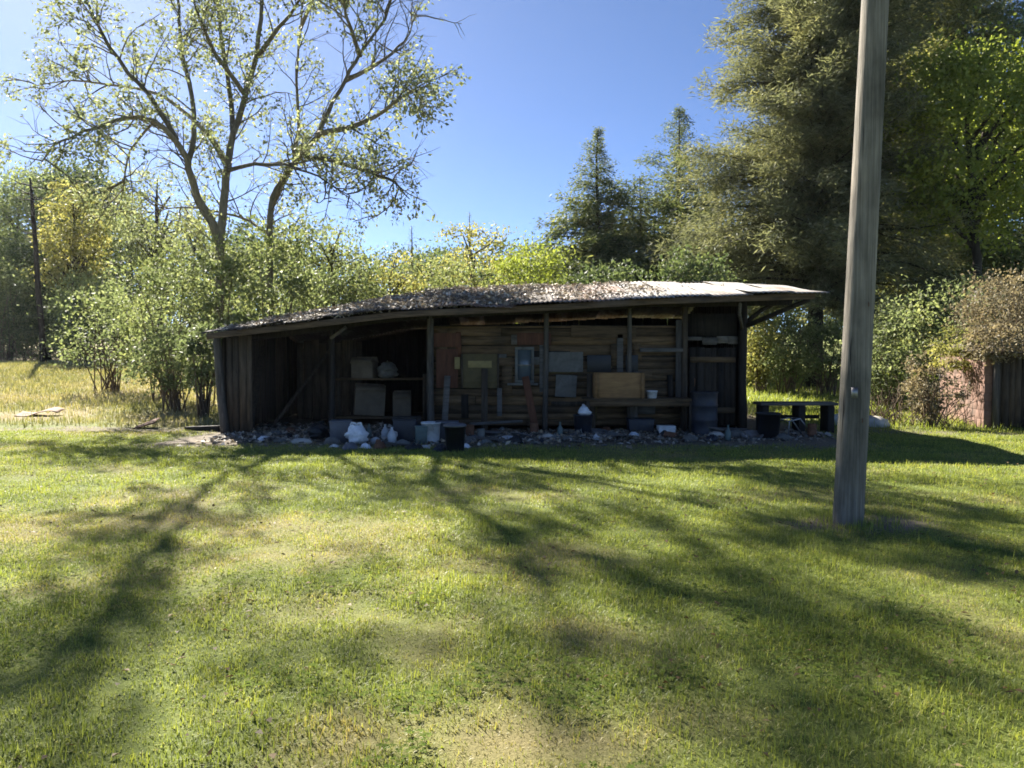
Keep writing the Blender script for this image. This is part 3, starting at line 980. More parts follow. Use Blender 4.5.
# ------------------------------------------------------------------ shed
shed = thing('shed', 'long low open fronted wooden shed with a sagging tin roof', 'shed', (0, 0, 0))
YF, YW, YR, YB = 15.2, 16.7, 19.0, 22.2        # eave, front wall, ridge, back wall
FX, FZ = [-6.3, -4.2, -2.2, .95, 2.73, 6.2], [2.07, 2.30, 2.53, 2.67, 2.78, 2.90]
RX, RZ = [-6.3, -4.6, -3.0, -1.5, 1.2, 3.2, 6.2], [2.50, 2.76, 3.07, 3.24, 3.34, 3.46, 3.40]


def roof_z(x, y):
    zf, zr = np.interp(x, FX, FZ), np.interp(x, RX, RZ)
    t = (np.asarray(y) - YF) / (YR - YF)
    return np.where(t <= 1, zf + (zr - zf) * t, zr - (np.asarray(y) - YR) / (YB + .4 - YR) * .75)


def roof():
    rs = np.random.default_rng(3)
    x = -6.2
    while x < 6.1:
        w = .78
        x1 = min(x + w, 6.2)
        for part in (0, 1):
            y0, y1 = (YF + rs.normal() * .05, YR + .05) if part == 0 else (YR - .05, YB + .4)
            nx, ny = 33, 9
            xs = np.linspace(x - .04, x1 + .04, nx)
            ys = np.linspace(y0, y1, ny)
            X, Y = np.meshgrid(xs, ys, indexing='ij')
            Z = roof_z(X, Y) + .013 * np.sin(X * 2 * PI / .097) + rs.normal() * .008
            Z = Z + (X - (x + x1) / 2) * rs.normal() * .03 + .02 * np.sin(Y * 2 + x * 3) + (.008 if int((x + 7) / w) % 2 else 0)
            lift = np.clip((YF + .5 - Y) / .5, 0, 1) * rs.uniform(-.03, .05)
            Z = Z + lift
            mid = (x + x1) / 2
            if mid < -3.2:
                m = 'darkrust'
            elif mid < .9:
                m = 'rusty' if rs.random() < .6 else 'darkrust'
            elif mid < 3.0:
                m = 'rusty' if rs.random() < .55 else 'galv'
            else:
                m = 'galv'
            o = MB().grid(np.stack([X, Y, Z], -1)).build('roof_sheet', M[m], shed, True)
            s = o.modifiers.new('thick', 'SOLIDIFY')
            s.thickness, s.offset = .004, 1
        x = x1
    # rafters and purlins
    for i, rx in enumerate(np.arange(-5.8, 6.1, .93)):
        zf, zr = float(roof_z(rx, YF + .15)), float(roof_z(rx, YR))
        mb = MB()
        a = math.atan2(zr - zf, YR - YF - .15)
        mb.box((rx, (YF + .15 + YR) / 2, (zf + zr) / 2 - .10), (.05, (YR - YF - .15) / math.cos(a), .12), rotm(a))
        mb.build('rafter', M['blackwood'], shed)
    # eave beam follows the sag
    pts = np.linspace(-6.05, 6.0, 30)
    for nm, yy, drop, hh, th, m in (('eave_fascia', YF + .08, .085, .12, .035, 'oldwood_h'), ('front_beam', YW - .12, .26, .2, .12, 'blackwood'), ('ridge_beam', YR - .14, .17, .18, .08, 'blackwood')):
        g = []
        for xx in pts:
            z = float(roof_z(xx, yy)) - drop
            g.append([(xx, yy - th / 2, z - hh / 2), (xx, yy + th / 2, z - hh / 2), (xx, yy + th / 2, z + hh / 2), (xx, yy - th / 2, z + hh / 2), (xx, yy - th / 2, z - hh / 2)])
        mb = MB().grid(np.array(g))
        mb.add(g[0][:4], [(0, 1, 2, 3)])
        mb.add(g[-1][:4], [(3, 2, 1, 0)])
        mb.build(nm, M[m], shed)


roof()


def roof_litter():
    rs = np.random.default_rng(9)
    n = 9500
    x = np.concatenate([rs.normal(-1.0, 1.5, n), rs.uniform(-6, 3.2, n // 3), rs.normal(-3.6, 1, n // 3)])
    y = YF + .1 + (YR - YF) * rs.random(len(x)) ** .9
    ok = (x > -6.1) & (x < 5) & (fbm(x * 1.6, y * 1.6, 14, 3) > .42)
    x, y = x[ok], y[ok]
    n = len(x)
    pile = fbm(x * 1.3, y * 1.3, 15, 2)
    z = roof_z(x, y) + .02 + rs.random(n) * .16 * np.clip((pile - .35) * 2.4, 0.05, 1) * np.exp(-((x + 1) / 2.4) ** 2)
    d = rs.normal(size=(n, 3)) * np.array([1, 1, .3])
    mb = MB().leaves(np.stack([x, y, z], 1), d, rs.normal(size=(n, 3)) * .5 + UP, rs.uniform(.05, .13, n), rs.uniform(.03, .07, n), .2)
    o = mb.build('leaf_litter', M['litter'])
    tag(o, 'drift of dead leaves and twigs lying on the shed roof', 'leaf litter', kind='stuff')


roof_litter()


def boards_v(name, mat, x0, x1, y, zb, ztop, wmin, wmax, gap, seed, along='x', thick=.025, jitter=.03, missing=0., parent=shed):
    """vertical boards along x (at depth y) or along y (at x=y)"""
    rs = np.random.default_rng(seed)
    mb = MB()
    a = x0
    while a < x1 - .03:
        w = min(rs.uniform(wmin, wmax), x1 - a)
        c = a + w / 2
        zt = ztop(c) + rs.uniform(-jitter, 0)
        b0 = zb + abs(rs.normal()) * .04
        if rs.random() >= missing:
            off = rs.normal() * .008
            tilt = rs.normal() * .006
            if along == 'x':
                mb.box((c, y + off, (zt + b0) / 2), (w - gap * rs.uniform(.5, 1.6), thick, zt - b0), rotm(0, tilt))
            else:
                mb.box((y + off, c, (zt + b0) / 2), (thick, w - gap * rs.uniform(.5, 1.6), zt - b0), rotm(tilt))
        a += w
    return mb.build(name, M[mat], parent)


def boards_h(name, mat, x0, x1, y, z0, z1, h, seed, thick=.025, parent=shed, missing=0., splits=3, gap=.008):
    rs = np.random.default_rng(seed)
    mb = MB()
    z = z0
    while z < z1 - .03:
        hh = min(rs.uniform(h * .75, h * 1.25), z1 - z)
        cuts = [x0] + sorted(rs.uniform(x0 + .2, x1 - .2, rs.integers(0, splits + 1)).tolist()) + [x1]
        for a, b in zip(cuts[:-1], cuts[1:]):
            if b - a > .08 and rs.random() >= missing:
                mb.box(((a + b) / 2, y + rs.normal() * .008, z + hh / 2), (b - a - .006, thick, hh - gap * rs.uniform(.5, 1.5)), rotm(0, rs.normal() * .004))
        z += hh
    return mb.build(name, M[mat], parent)


rz_ = lambda yy, dz: (lambda x: float(roof_z(x, yy)) - dz)
# back wall, side walls
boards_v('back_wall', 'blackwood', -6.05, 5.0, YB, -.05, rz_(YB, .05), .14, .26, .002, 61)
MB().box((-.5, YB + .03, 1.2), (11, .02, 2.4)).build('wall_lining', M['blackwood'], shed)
boards_v('side_wall', 'oldwood', YF + .8, YB - .03, -6.0, -.03, lambda yy: float(roof_z(-6.0, yy)) - .06, .13, .24, .004, 62, 'y', missing=.0)
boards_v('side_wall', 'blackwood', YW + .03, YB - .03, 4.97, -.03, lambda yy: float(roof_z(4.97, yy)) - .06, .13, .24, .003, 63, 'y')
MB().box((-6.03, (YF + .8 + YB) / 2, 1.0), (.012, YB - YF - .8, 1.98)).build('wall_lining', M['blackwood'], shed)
# partition between the open bay and the closed part
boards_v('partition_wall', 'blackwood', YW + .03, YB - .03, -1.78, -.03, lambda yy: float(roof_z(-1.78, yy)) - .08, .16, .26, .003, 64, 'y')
# front wall of the closed part: horizontal boards, patched
boards_h('front_wall', 'oldwood_h', -1.75, 3.66, YW, .12, 1.62, .17, 65, splits=2)
boards_h('front_wall', 'olivewood' if 'olivewood' in M else 'oldwood_h', -1.75, 3.66, YW + .012, 1.62, 2.28, .2, 66, splits=1)
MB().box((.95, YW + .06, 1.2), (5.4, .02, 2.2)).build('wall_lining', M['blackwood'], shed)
# left front return (narrow vertical boards by the corner post)
boards_v('corner_boards', 'oldwood', -5.94, -5.40, YF + .78, -.02, rz_(YF + .78, .16), .11, .17, .012, 67, jitter=.06)
boards_v('bay_lining', 'oldwood', -5.4, -3.75, YW + 2.6, 0, lambda x: 2.1, .14, .22, .012, 60, jitter=.15)


def post(x, y, w, top, m='postwood', lean=0):
    mb = MB()
    n = 6
    z = np.linspace(-.2, top, n)
    pts = np.stack([x + lean * z / top + RNG.normal(size=n) * .008, np.full(n, y) + RNG.normal(size=n) * .008, z], 1)
    mb.tube(pts, w / 2 * np.linspace(1.1, .95, n), 8)
    return mb.build('post', M[m], shed, True)


for (x, y, w, ln, m) in ((-5.98, YF + .75, .17, -.14, 'postwood'), (-3.9, YW - .12, .12, .04, 'blackwood'), (-1.76, YW - .12, .15, 0, 'postwood'), (.72, YW - .08, .11, .02, 'postwood'), (2.55, YW - .08, .1, -.02, 'postwood'), (3.72, YW - .1, .13, 0, 'oldwood'), (4.98, YW - .12, .17, 0, 'blackwood')):
    post(x, y, w, float(roof_z(x, y)) - .16, m, ln)


def door():
    d = boards_v('door', 'blackwood', 3.84, 4.86, YW - .01, .1, lambda x: 1.82, .13, .2, .006, 68, jitter=.02)
    MB().box((4.35, YW - .045, 1.55), (.98, .03, .12)).build('ledge', M['oldwood_h'], d)
    MB().box((4.35, YW - .045, .45), (.98, .03, .12)).build('ledge', M['oldwood_h'], d)
    MB().tube([(3.95, YW - .05, .98), (3.95, YW - .09, 1.0), (3.95, YW - .09, 1.12), (3.95, YW - .05, 1.14)], .009, 6).build('handle', M['rustiron'], d)
    boards_v('door_surround', 'greywood', 3.78, 4.9, YW - .03, 1.86, lambda x: 2.06, .25, .4, .006, 69)
    mb = MB()
    mb.box((4.35, YW + .1, 2.3), (1.1, .02, .5))
    mb.build('wall_lining', M['blackwood'], shed)


door()


def braces():
    a, b = np.array((4.98, YW - .1, 2.25)), np.array((6.05, YF + .5, 2.78))
    MB().tube([a, (a + b) / 2, b], [.055, .05, .045], 6).build('brace', M['blackwood'], shed)
    MB().tube([(4.98, YW - .1, 2.3), (5.4, YW, 2.62), (6.05, YW + .1, 2.93)], [.05, .045, .04], 6).build('brace', M['blackwood'], shed)
    MB().tube([(4.95, YW - .14, 2.2), (4.75, YF + .9, 2.5), (4.6, YF + .35, 2.68)], .035, 6).build('brace', M['greywood'], shed)
    MB().tube([(-3.9, YW - .15, 2.0), (-3.55, YW - .2, 2.25)], .04, 6).build('brace', M['greywood'], shed)


braces()


# window leaning / set in the wall
def window(px0, py0, px1, py1, y):
    a, b = P(px0, py0, y), P(px1, py1, y)
    x0, x1, z1, z0 = a.x, b.x, a.z, b.z
    mb = MB()
    t = .06
    mb.box(((x0 + x1) / 2, y, z1 - t / 2), (x1 - x0, .05, t))
    mb.box(((x0 + x1) / 2, y, z0 + t / 2), (x1 - x0, .05, t))
    for x in (x0 + t / 2, x1 - t / 2):
        mb.box((x, y, (z0 + z1) / 2), (t, .05, z1 - z0 - 2 * t))
    mb.box(((x0 + x1) / 2, y, (z0 + z1) / 2), (x1 - x0 - 2 * t, .03, .03))
    w = mb.build('window', M['frame'], shed)
    MB().box(((x0 + x1) / 2, y + .005, (z0 + z1) / 2), (x1 - x0 - 2 * t, .006, z1 - z0 - 2 * t)).build('pane', M['glass'], w)
    MB().box(((x0 + x1) / 2 - .04, y - .05, z0 - .025), (x1 - x0 + .25, .12, .045)).build('sill', M['frame'], w)


window(515, 347, 534, 383, YW - .05)


# ------------------------------------------------------------------ things on and before the front wall
def panel(name, label, cat, px0, py0, px1, py1, y, mat, th=.03, extra=None, tilt=0., lean=0.):
    a, b = P(px0, py0, y), P(px1, py1, y)
    w, h = b.x - a.x, a.z - b.z
    root = thing(name, label, cat, ((a.x + b.x) / 2, y, b.z))
    root.rotation_euler = (lean, tilt, 0)
    o = MB().box((0, 0, h / 2), (w, th, h)).build('board', M[mat], root, bevel=.006)
    if extra:
        extra(root, w, h, th)
    return root


def strips(root, w, h, th):
    MB().box((0, -th / 2 - .012, h * .7), (w * .62, .02, h * .2)).build('strip', M['yellowed'], root, bevel=.003)
    MB().box((0, -th / 2 - .012, h * .2), (w * .8, .02, h * .07)).build('strip', M['olivepanel'], root, bevel=.003)
    for s in (-1, 1):
        MB().box((s * (w / 2 - .02), -th / 2 - .012, h * .5), (.04, .02, h)).build('side_rail', M['oldwood'], root)


yw = YW - .05
panel('cabinet_front', 'olive brown cabinet front with a yellowed strip hung on the shed wall', 'panel', 461, 354, 499, 388, yw - .04, 'olivepanel', .06, strips)
panel('plank', 'reddish brown board on the wall left of the olive cabinet front', 'board', 436, 349, 458, 388, yw, 'redwood', .03)
panel('sign_plate', 'small pale plate between the reddish board and the cabinet front', 'plate', 454.5, 357, 460, 369, yw - .06, 'yellowed', .012)
panel('plank', 'dark reddish board above the reddish brown one', 'board', 433, 333, 460, 347, yw, 'redwood', .03)
panel('panel', 'wide grey panel nailed right of the window frame', 'panel', 546, 352, 583, 372, yw, 'greyboard', .02)
panel('panel', 'square grey panel below the wide grey one', 'panel', 555, 375, 576, 397, yw - .03, 'greyboard', .02, tilt=.05)
panel('plank', 'upright pale batten between the window frame and grey panel', 'batten', 539.5, 345, 544.5, 392, yw, 'greywood', .04)
panel('plank', 'dark red board above the window frame', 'board', 517, 333, 551, 345, yw, 'redwood', .03)
panel('plank', 'long brown board high on the wall right of the red one', 'board', 571, 326, 636, 338, yw, 'oldwood_h', .03, tilt=.02)
panel('shelf_rail', 'thin grey rail fixed along the wall above the drum', 'rail', 640, 348, 683, 352, yw - .05, 'greywood', .1)
panel('plank', 'upright grey batten above the tan crate', 'batten', 617, 334, 623, 372, yw, 'greywood', .03)
panel('plank', 'tall grey batten right of the thin grey rail', 'batten', 676, 320, 682, 400, yw - .02, 'postwood', .04)
panel('shade_panel', 'black panel standing for the dark of a wall opening left of the hanging grey batten', 'shade_panel', 587, 355, 611, 372, yw, 'black', .02)  # black sheet on the wall, shade of an opening put into its colour
panel('shade_panel', 'black panel standing for the dark of a wall opening right of the hanging grey batten', 'shade_panel', 626, 355, 638, 372, yw, 'black', .02)  # second opening, its darkness likewise given as a black sheet
panel('plank', 'pale upright plank leaning below the olive cabinet front', 'plank', 497, 388, 502, 416, yw - .16, 'greywood', .03, lean=-.1)


def box_open(w, d, h, t=.02):
    mb = MB()
    mb.box((0, 0, t / 2), (w, d, t))
    for s in (-1, 1):
        mb.box((s * (w / 2 - t / 2), 0, h / 2 + t / 2), (t, d, h - t))
        mb.box((0, s * (d / 2 - t / 2), h / 2 + t / 2), (w - 2 * t, t, h - t))
    return mb


def place(px, boty, d):
    p = P(px, boty, d)
    return p


def work_table():
    d = YW - .55
    a, b = P(583, 398, d), P(692, 398, d)
    root = thing('work_table', 'rough dark table along the shed wall carrying the tan crate', 'table', ((a.x + b.x) / 2, d, gz((a.x + b.x) / 2, d)))
    w = b.x - a.x
    h = a.z - root.location.z
    MB().box((0, 0, h - .02), (w, .6, .04)).build('tabletop', M['oldwood_h'], root, bevel=.005)
    for sx in (-1, 1):
        for sy in (-1, 1):
            MB().box((sx * (w / 2 - .08), sy * .24, (h - .04) / 2), (.07, .07, h - .04)).build('leg', M['oldwood'], root)
    MB().box((0, -.27, h - .1), (w - .23, .025, .12)).build('apron', M['oldwood_h'], root)
    return d, h + root.location.z


TD, TZ = work_table()


def crate(px0, px1, topy, d, z, mat, name, label, cat, dep=.45, flaps=False):
    a, b = P(px0, topy, d - dep / 2), P(px1, topy, d - dep / 2)
    w, h = b.x - a.x, a.z - z
    root = thing(name, label, cat, ((a.x + b.x) / 2, d, z + .002))
    box_open(w, dep, h, .022).build('body', M[mat], root, bevel=.004)
    if flaps:
        mb = MB().box((-.02, -dep / 2 - .05, h - .05), (w * .9, .012, .16), rotm(-.6))
        mb.build('flap', M[mat], root)
    else:
        for s in (-1, 1):
            MB().box((s * w * .44, -dep / 2 - .012, h / 2), (.05, .02, h)).build('batten', M['tanwood'], root)
    return root


crate(595, 645, 373, TD, TZ, 'tanwood', 'wooden_crate', 'orange tan wooden crate standing on the rough table', 'crate')


def lathe_thing(name, label, cat, px, boty, d, prof, mat, lid=None, handle=False, z=None, group=None, tip=None, n=20):
    p = P(px, boty, d)
    zz = gz(p.x, d) if z is None else z
    root = thing(name, label, cat, (p.x, d, zz), RNG.random() * 6, group)
    MB().lathe(prof, n).build('body', M[mat], root, True)
    r, h = max(q[0] for q in prof), max(q[1] for q in prof)
    if lid:
        MB().lathe([(0, h + .03), (r * .9, h + .028), (r * 1.05, h + .015), (r * 1.06, h - .02), (r * 1.01, h - .02)], n).build('lid', M[lid], root, True)
    if handle:
        t = np.linspace(0, PI, 9)
        MB().tube(np.stack([np.cos(t) * r * 1.05, np.sin(t) * r * .35 + .02, h - .03 - np.sin(t) * r * .9], 1), .005, 5).build('handle', M['steel'], root)
    if tip is not None:
        root.rotation_euler = tip
        root.location.z += .02
    return root


def bucket_prof(r, h, t=.006):
    return [(0, .0), (r * .82, 0), (r * .85, .012), (r * .99, h - .03), (r * 1.05, h - .03), (r * 1.05, h), (r, h), (r - t, h - .01), (r * .8, .02), (0, .02)]


def gnd(boty):
    return CH * F / (boty - 355.0)


lathe_thing('bucket', 'white plastic bucket standing before the open bay of the shed', 'bucket', 431, 444, 14.4, bucket_prof(.18, .40), 'white', handle=True)
lathe_thing('trash_bin', 'black bin with grey lid standing nearest the lawn', 'bin', 455, 454, 13.1, bucket_prof(.18, .46), 'black', lid='bluegrey')
lathe_thing('bucket', 'dark bucket by the wall carrying a crumpled white bag', 'bucket', 583, 431, 15.9, bucket_prof(.2, .42), 'navy')
lathe_thing('trash_bin', 'low black bin in front of the bench right of the shed', 'bin', 768, 433, 15.3, bucket_prof(.24, .5), 'black')
lathe_thing('drum', 'blue black drum standing against the wall at the table end', 'drum', 704, 430, 15.9, [(0, 0), (.27, 0), (.28, .02), (.27, .04), (.27, .3), (.285, .32), (.27, .34), (.27, .6), (.285, .62), (.27, .64), (.27, .86), (.285, .88), (.28, .9), (.26, .88), (0, .87)], 'navy')
lathe_thing('pan', 'shallow grey pan lying among the clutter before the wall', 'pan', 492, 428, 15.6, [(0, 0), (.13, 0), (.2, .09), (.215, .09), (.205, .1), (.13, .015), (0, .015)], 'steel')
lathe_thing('lid', 'white round lid lying on the dirt right of the black bin', 'lid', 508, 440, 14.7, [(0, .03), (.17, .035), (.19, .02), (.19, 0), (.18, 0), (.17, .02), (0, .02)], 'white', tip=(R(14), 0, 0))
lathe_thing('can', 'upright pale paint can beside the grey pan', 'can', 481, 438, 14.9, [(0, 0), (.075, 0), (.08, .01), (.075, .02), (.075, .2), (.08, .21), (.07, .22), (0, .212)], 'frame')
lathe_thing('tub', 'pale tub standing on the right end of the rough table', 'tub', 652, 398, TD - .1, bucket_prof(.11, .16), 'white', z=TZ + .002)

JUG = [(0, 0), (.075, 0), (.085, .02), (.085, .15), (.07, .2), (.03, .25), (.022, .27), (.022, .29), (.024, .295), (.024, .31), (0, .312)]
jl = ['white jug lying right of the crumpled white bag', 'white jug standing left of the dark tote', 'dirty white jug behind the one beside the dark tote']
for (px, by, d, tip), lb in zip(((374, 443, 14.4, (R(80), 0, .4)), (392, 444, 14.3, None), (386, 441, 14.8, (R(15), 0, 0))), jl):
    j = lathe_thing('jug', lb, 'jug', px, by, d, JUG, 'white', group='white jugs on the dirt', tip=tip)
    MB().tube([(.06, 0, .22), (.11, 0, .2), (.115, 0, .14), (.085, 0, .1)], .011, 6).build('handle', M['white'], j, True)


def bag(name, label, px, d, w, h, mat='bagwhite', z=None, seed=0):
    rs = np.random.default_rng(seed)
    p = P(px, 440, d)
    zz = gz(p.x, d) if z is None else z
    root = thing(name, label, 'bag', (p.x, d, zz))
    nu, nv = 26, 18
    u = np.linspace(0, 2 * PI, nu + 1)[:-1]
    v = np.linspace(0, 1, nv)
    U, V = np.meshgrid(u, v, indexing='ij')
    r = np.sin(np.clip(V * .93 + .04, 0, 1) * PI) ** .45 * (1 - .3 * V)
    cr = 1 + 1.1 * (fbm(np.cos(U) * 2 + 5 + seed, np.sin(U) * 2 + V * 5, 3 + seed, 3) - .5)
    X, Y, Z = np.cos(U) * r * w / 2 * cr, np.sin(U) * r * w / 2 * cr, V * h * (1 + .25 * (fbm(np.cos(U) * 2, np.sin(U) * 2, 9, 2) - .5))
    g = np.stack([X, Y, Z], -1)
    g = np.concatenate([g, g[:1]], 0)
    MB().grid(g).build('body', M[mat], root, True)
    t = []
    for k in range(2):
        a = rs.random() * 6
        t.append(MB().tube([(0, 0, h * .93), (.03 * math.cos(a), .03 * math.sin(a), h * 1.06), (.1 * math.cos(a), .1 * math.sin(a), h * 1.1), (.13 * math.cos(a), .13 * math.sin(a), h * .98)], [.018, .02, .016, .008], 6).build('tie', M[mat], root, True))
    return root


bag('plastic_bag', 'large crumpled white bag on the dirt before the open bay', 357, 14.1, .46, .36, seed=1)
bag('plastic_bag', 'crumpled white bag on top of the dark bucket by the wall', 584, 15.9, .3, .2, z=gz(1.5, 15.9) + .40, seed=2)
bag('plastic_bag', 'dark stuffed bag slumped left of the crumpled white bag', 318, 14.9, .5, .32, 'black', seed=3)


def tote(label, px, d, w, dep, h, mat, lid=None, rz=.1, z=None):
    p = P(px, 440, d)
    root = thing('tote', label, 'tote', (p.x, d, gz(p.x, d) if z is None else z), rz)
    t = .012
    b = MB()
    b.box((0, 0, h / 2), (w, dep, h), None, 1.08)
    b.build('body', M[mat], root, bevel=.015)
    MB().box((0, 0, h - .02), (w * 1.12, dep * 1.12, .03)).build('rim', M[mat], root, bevel=.008)
    if lid:
        MB().box((0, 0, h + .018), (w * 1.1, dep * 1.1, .035)).build('lid', M[lid], root, bevel=.012)
    return root


tote('blue grey storage tote standing left of the white bag', 341, 14.5, .36, .3, .42, 'bluegrey')
tote('dark navy storage tote between the jugs and the white bucket', 407, 14.6, .42, .34, .46, 'navy', 'black', -.15)
tote('small grey green tub squeezed beside the white bucket', 421, 14.3, .2, .2, .34, 'teal', None, .2)
tote('flat dark tote behind the black bin', 447, 14.6, .4, .3, .36, 'navy', 'bluegrey', .05)
tote('dark tote under the rough table', 640, TD, .5, .35, .32, 'navy', None, 0)
tote('white lidded tote on the dark bench by the drum', 666, TD - .5, .32, .22, .18, 'white', 'white', .05)


def carton(label, px0, px1, topy, boty, d, mat, rz=.2, cat='box', tilt=0):
    a, b = P(px0, topy, d), P(px1, boty, d)
    w, h = b.x - a.x, a.z - b.z
    root = thing('carton', label, cat, ((a.x + b.x) / 2, d + .2, b.z), rz)
    root.rotation_euler = (0, tilt, rz)
    MB().box((0, 0, h / 2), (w, .45, h)).build('body', M[mat], root, bevel=.006)
    MB().box((0, -.25, h + .04), (w * .98, .2, .008), rotm(.7)).build('flap', M[mat], root)
    MB().box((0, .25, h + .05), (w * .98, .2, .008), rotm(-.8)).build('flap', M[mat], root)
    return root


def stack_shelf():
    d = 18.0
    a, b = P(338, 416, d), P(424, 416, d)
    root = thing('storage_rack', 'rough plank rack standing inside the open bay', 'rack', ((a.x + b.x) / 2, d, gz((a.x + b.x) / 2, d)))
    w = b.x - a.x
    zs = [a.z - root.location.z, P(338, 378, d).z - root.location.z]
    for z in zs:
        MB().box((0, 0, z - .02), (w, .6, .04)).build('shelf', M['oldwood_h'], root)
    for sx in (-1, 1):
        for sy in (-1, 1):
            MB().box((sx * (w / 2 + .035), sy * .26, (zs[1] + .1) / 2), (.06, .06, zs[1] + .1)).build('upright', M['oldwood'], root)
    return d, [z + root.location.z for z in zs]


SD, SZ = stack_shelf()
c1 = carton('tilted tan cardboard box on the lower shelf of the rack', 352, 382, 389, 415, SD - .2, 'card', .25, tilt=.06)
c1.location.z = SZ[0] + .03
c2 = carton('dull brown carton on the upper shelf of the rack', 352, 374, 361, 377, SD - .2, 'card', -.12)
c2.location.z = SZ[1] + .003
bag('cloth_sack', 'slumped dark sack beside the carton on the upper shelf', 388, SD - .15, .55, .36, 'greyboard', z=SZ[1] + .003, seed=5)
c3 = carton('small brown carton right of the tilted tan box', 392, 410, 395, 415, SD - .2, 'card', .1)
c3.location.z = SZ[0] + .003


# rubble and rags
def rock(name, label, cat, px, boty, d, s, mat, seed, flat=.6):
    rs = np.random.default_rng(seed)
    p = P(px, boty, d)
    u = np.linspace(0, 2 * PI, 17)[:-1]
    v = np.linspace(.02, PI - .02, 10)
    U, V = np.meshgrid(u, v, indexing='ij')
    k = .7 + .6 * fbm(np.cos(U) * np.sin(V) * 1.6 + seed, np.sin(U) * np.sin(V) * 1.6 + np.cos(V) * 1.3, seed, 3)
    g = np.stack([np.cos(U) * np.sin(V) * k * s, np.sin(U) * np.sin(V) * k * s * .8, np.cos(V) * k * s * flat], -1)
    g = np.concatenate([g, g[:1]], 0)
    o = MB().grid(g).build(name, M[mat], None, True)
    o.location = (p.x, d, gz(p.x, d) + s * flat * .35)
    tag(o, label, cat)


rock('rag', 'pale rag lying at the left end of the clutter', 'rag', 283, 443, 14.3, .16, 'frame', 201, .35)
rock('rag', 'pale crumpled cloth right of the leftmost rag', 'rag', 301, 445, 14.1, .2, 'stone', 202, .35)
rock('rag', 'grey bundle on the dirt between the black bin and the can', 'rag', 470, 443, 14.5, .16, 'greyboard', 203, .5)
rock('stone', 'pale stone lying by the foot of the front wall', 'stone', 548, 437, 15.1, .13, 'stone', 204)
rock('stone', 'grey stone on the dirt below the tan crate', 'stone', 612, 437, 15.2, .15, 'greyboard', 205)
rock('stone', 'pale block at the foot of the door', 'stone', 716, 436, 15.4, .16, 'stone', 206)
rock('stone', 'low stone beside the pale block by the door', 'stone', 738, 437, 15.4, .18, 'greyboard', 207)
rock('stone', 'white stone right of the utility pole by the path', 'stone', 874, 419, 17.6, .36, 'stone', 208, .5)
rock('stone', 'pale grey stone half hidden behind the utility pole', 'stone', 838, 416, 18.2, .3, 'stone', 209, .6)


def lumber(label, pts_list, mat, group=None, name='timber'):
    """one thing per plank: px0,py0,d0,px1,py1,d1,w,h"""
    for i, (lb, a, da, b, db, w, h) in enumerate(pts_list):
        p, q = P(a[0], a[1], da), P(b[0], b[1], db)
        c = (p + q) / 2
        v = q - p
        L = v.length
        rz = math.atan2(v.y, v.x)
        ry = -math.asin(v.z / L)
        o = MB().box((0, 0, 0), (L, w, h)).build(name, M[mat], None, bevel=.008)
        o.location = c
        o.rotation_euler = (0, ry, rz)
        tag(o, lb, 'timber', group)


lumber('', [('dark squared timber lying on the ground at the left shed corner', (188, 431), 16.9, (222, 430), 16.6, .22, .2)], 'blackwood')
lumber('', [('weathered plank lying at the foot of the front wall by the door', (690, 428), 16.0, (748, 430), 15.8, .18, .06),
            ('short grey plank propped on the one by the door', (694, 424), 15.9, (724, 430), 15.5, .14, .04)], 'greywood')
lumber('', [('thin board lying along the dirt before the black panels of the dark wall openings', (530, 440), 14.8, (592, 435), 15.4, .14, .04),
            ('broken board lying behind the grey pan', (470, 424), 15.9, (522, 421), 16.2, .12, .05)], 'greywood')
lumber('', [('long dark pole leaning across the left inner wall', (268, 432), 17.2, (330, 350), 18.6, .07, .06),
            ('dark plank leaning in the left corner of the bay', (250, 430), 17.0, (262, 345), 18.4, .16, .04)], 'oldwood')


def scrap():
    for (px, py, d, s, lb) in ((40, 413, 20.5, 1.05, 'rusty bent sheet lying in the field at the far left'), (146, 428, 17.6, .5, 'small rusty scrap in the bare patch left of the shed')):
        p = P(px, py, d)
        rs = np.random.default_rng(int(px))
        xs, ys = np.linspace(-s / 2, s / 2, 14), np.linspace(-.28, .28, 6)
        X, Y = np.meshgrid(xs, ys, indexing='ij')
        Z = .07 * np.sin(X * 5) + .08 * fbm(X * 3, Y * 3, int(px), 2) + .03
        o = MB().grid(np.stack([X, Y, Z], -1)).build('scrap_metal', M['rustiron'], None, True)
        m = o.modifiers.new('thick', 'SOLIDIFY')
        m.thickness = .01
        o.location = (p.x, d, gz(p.x, d) + .03)
        o.rotation_euler = (.12, 0, .2)
        tag(o, lb, 'scrap')


scrap()


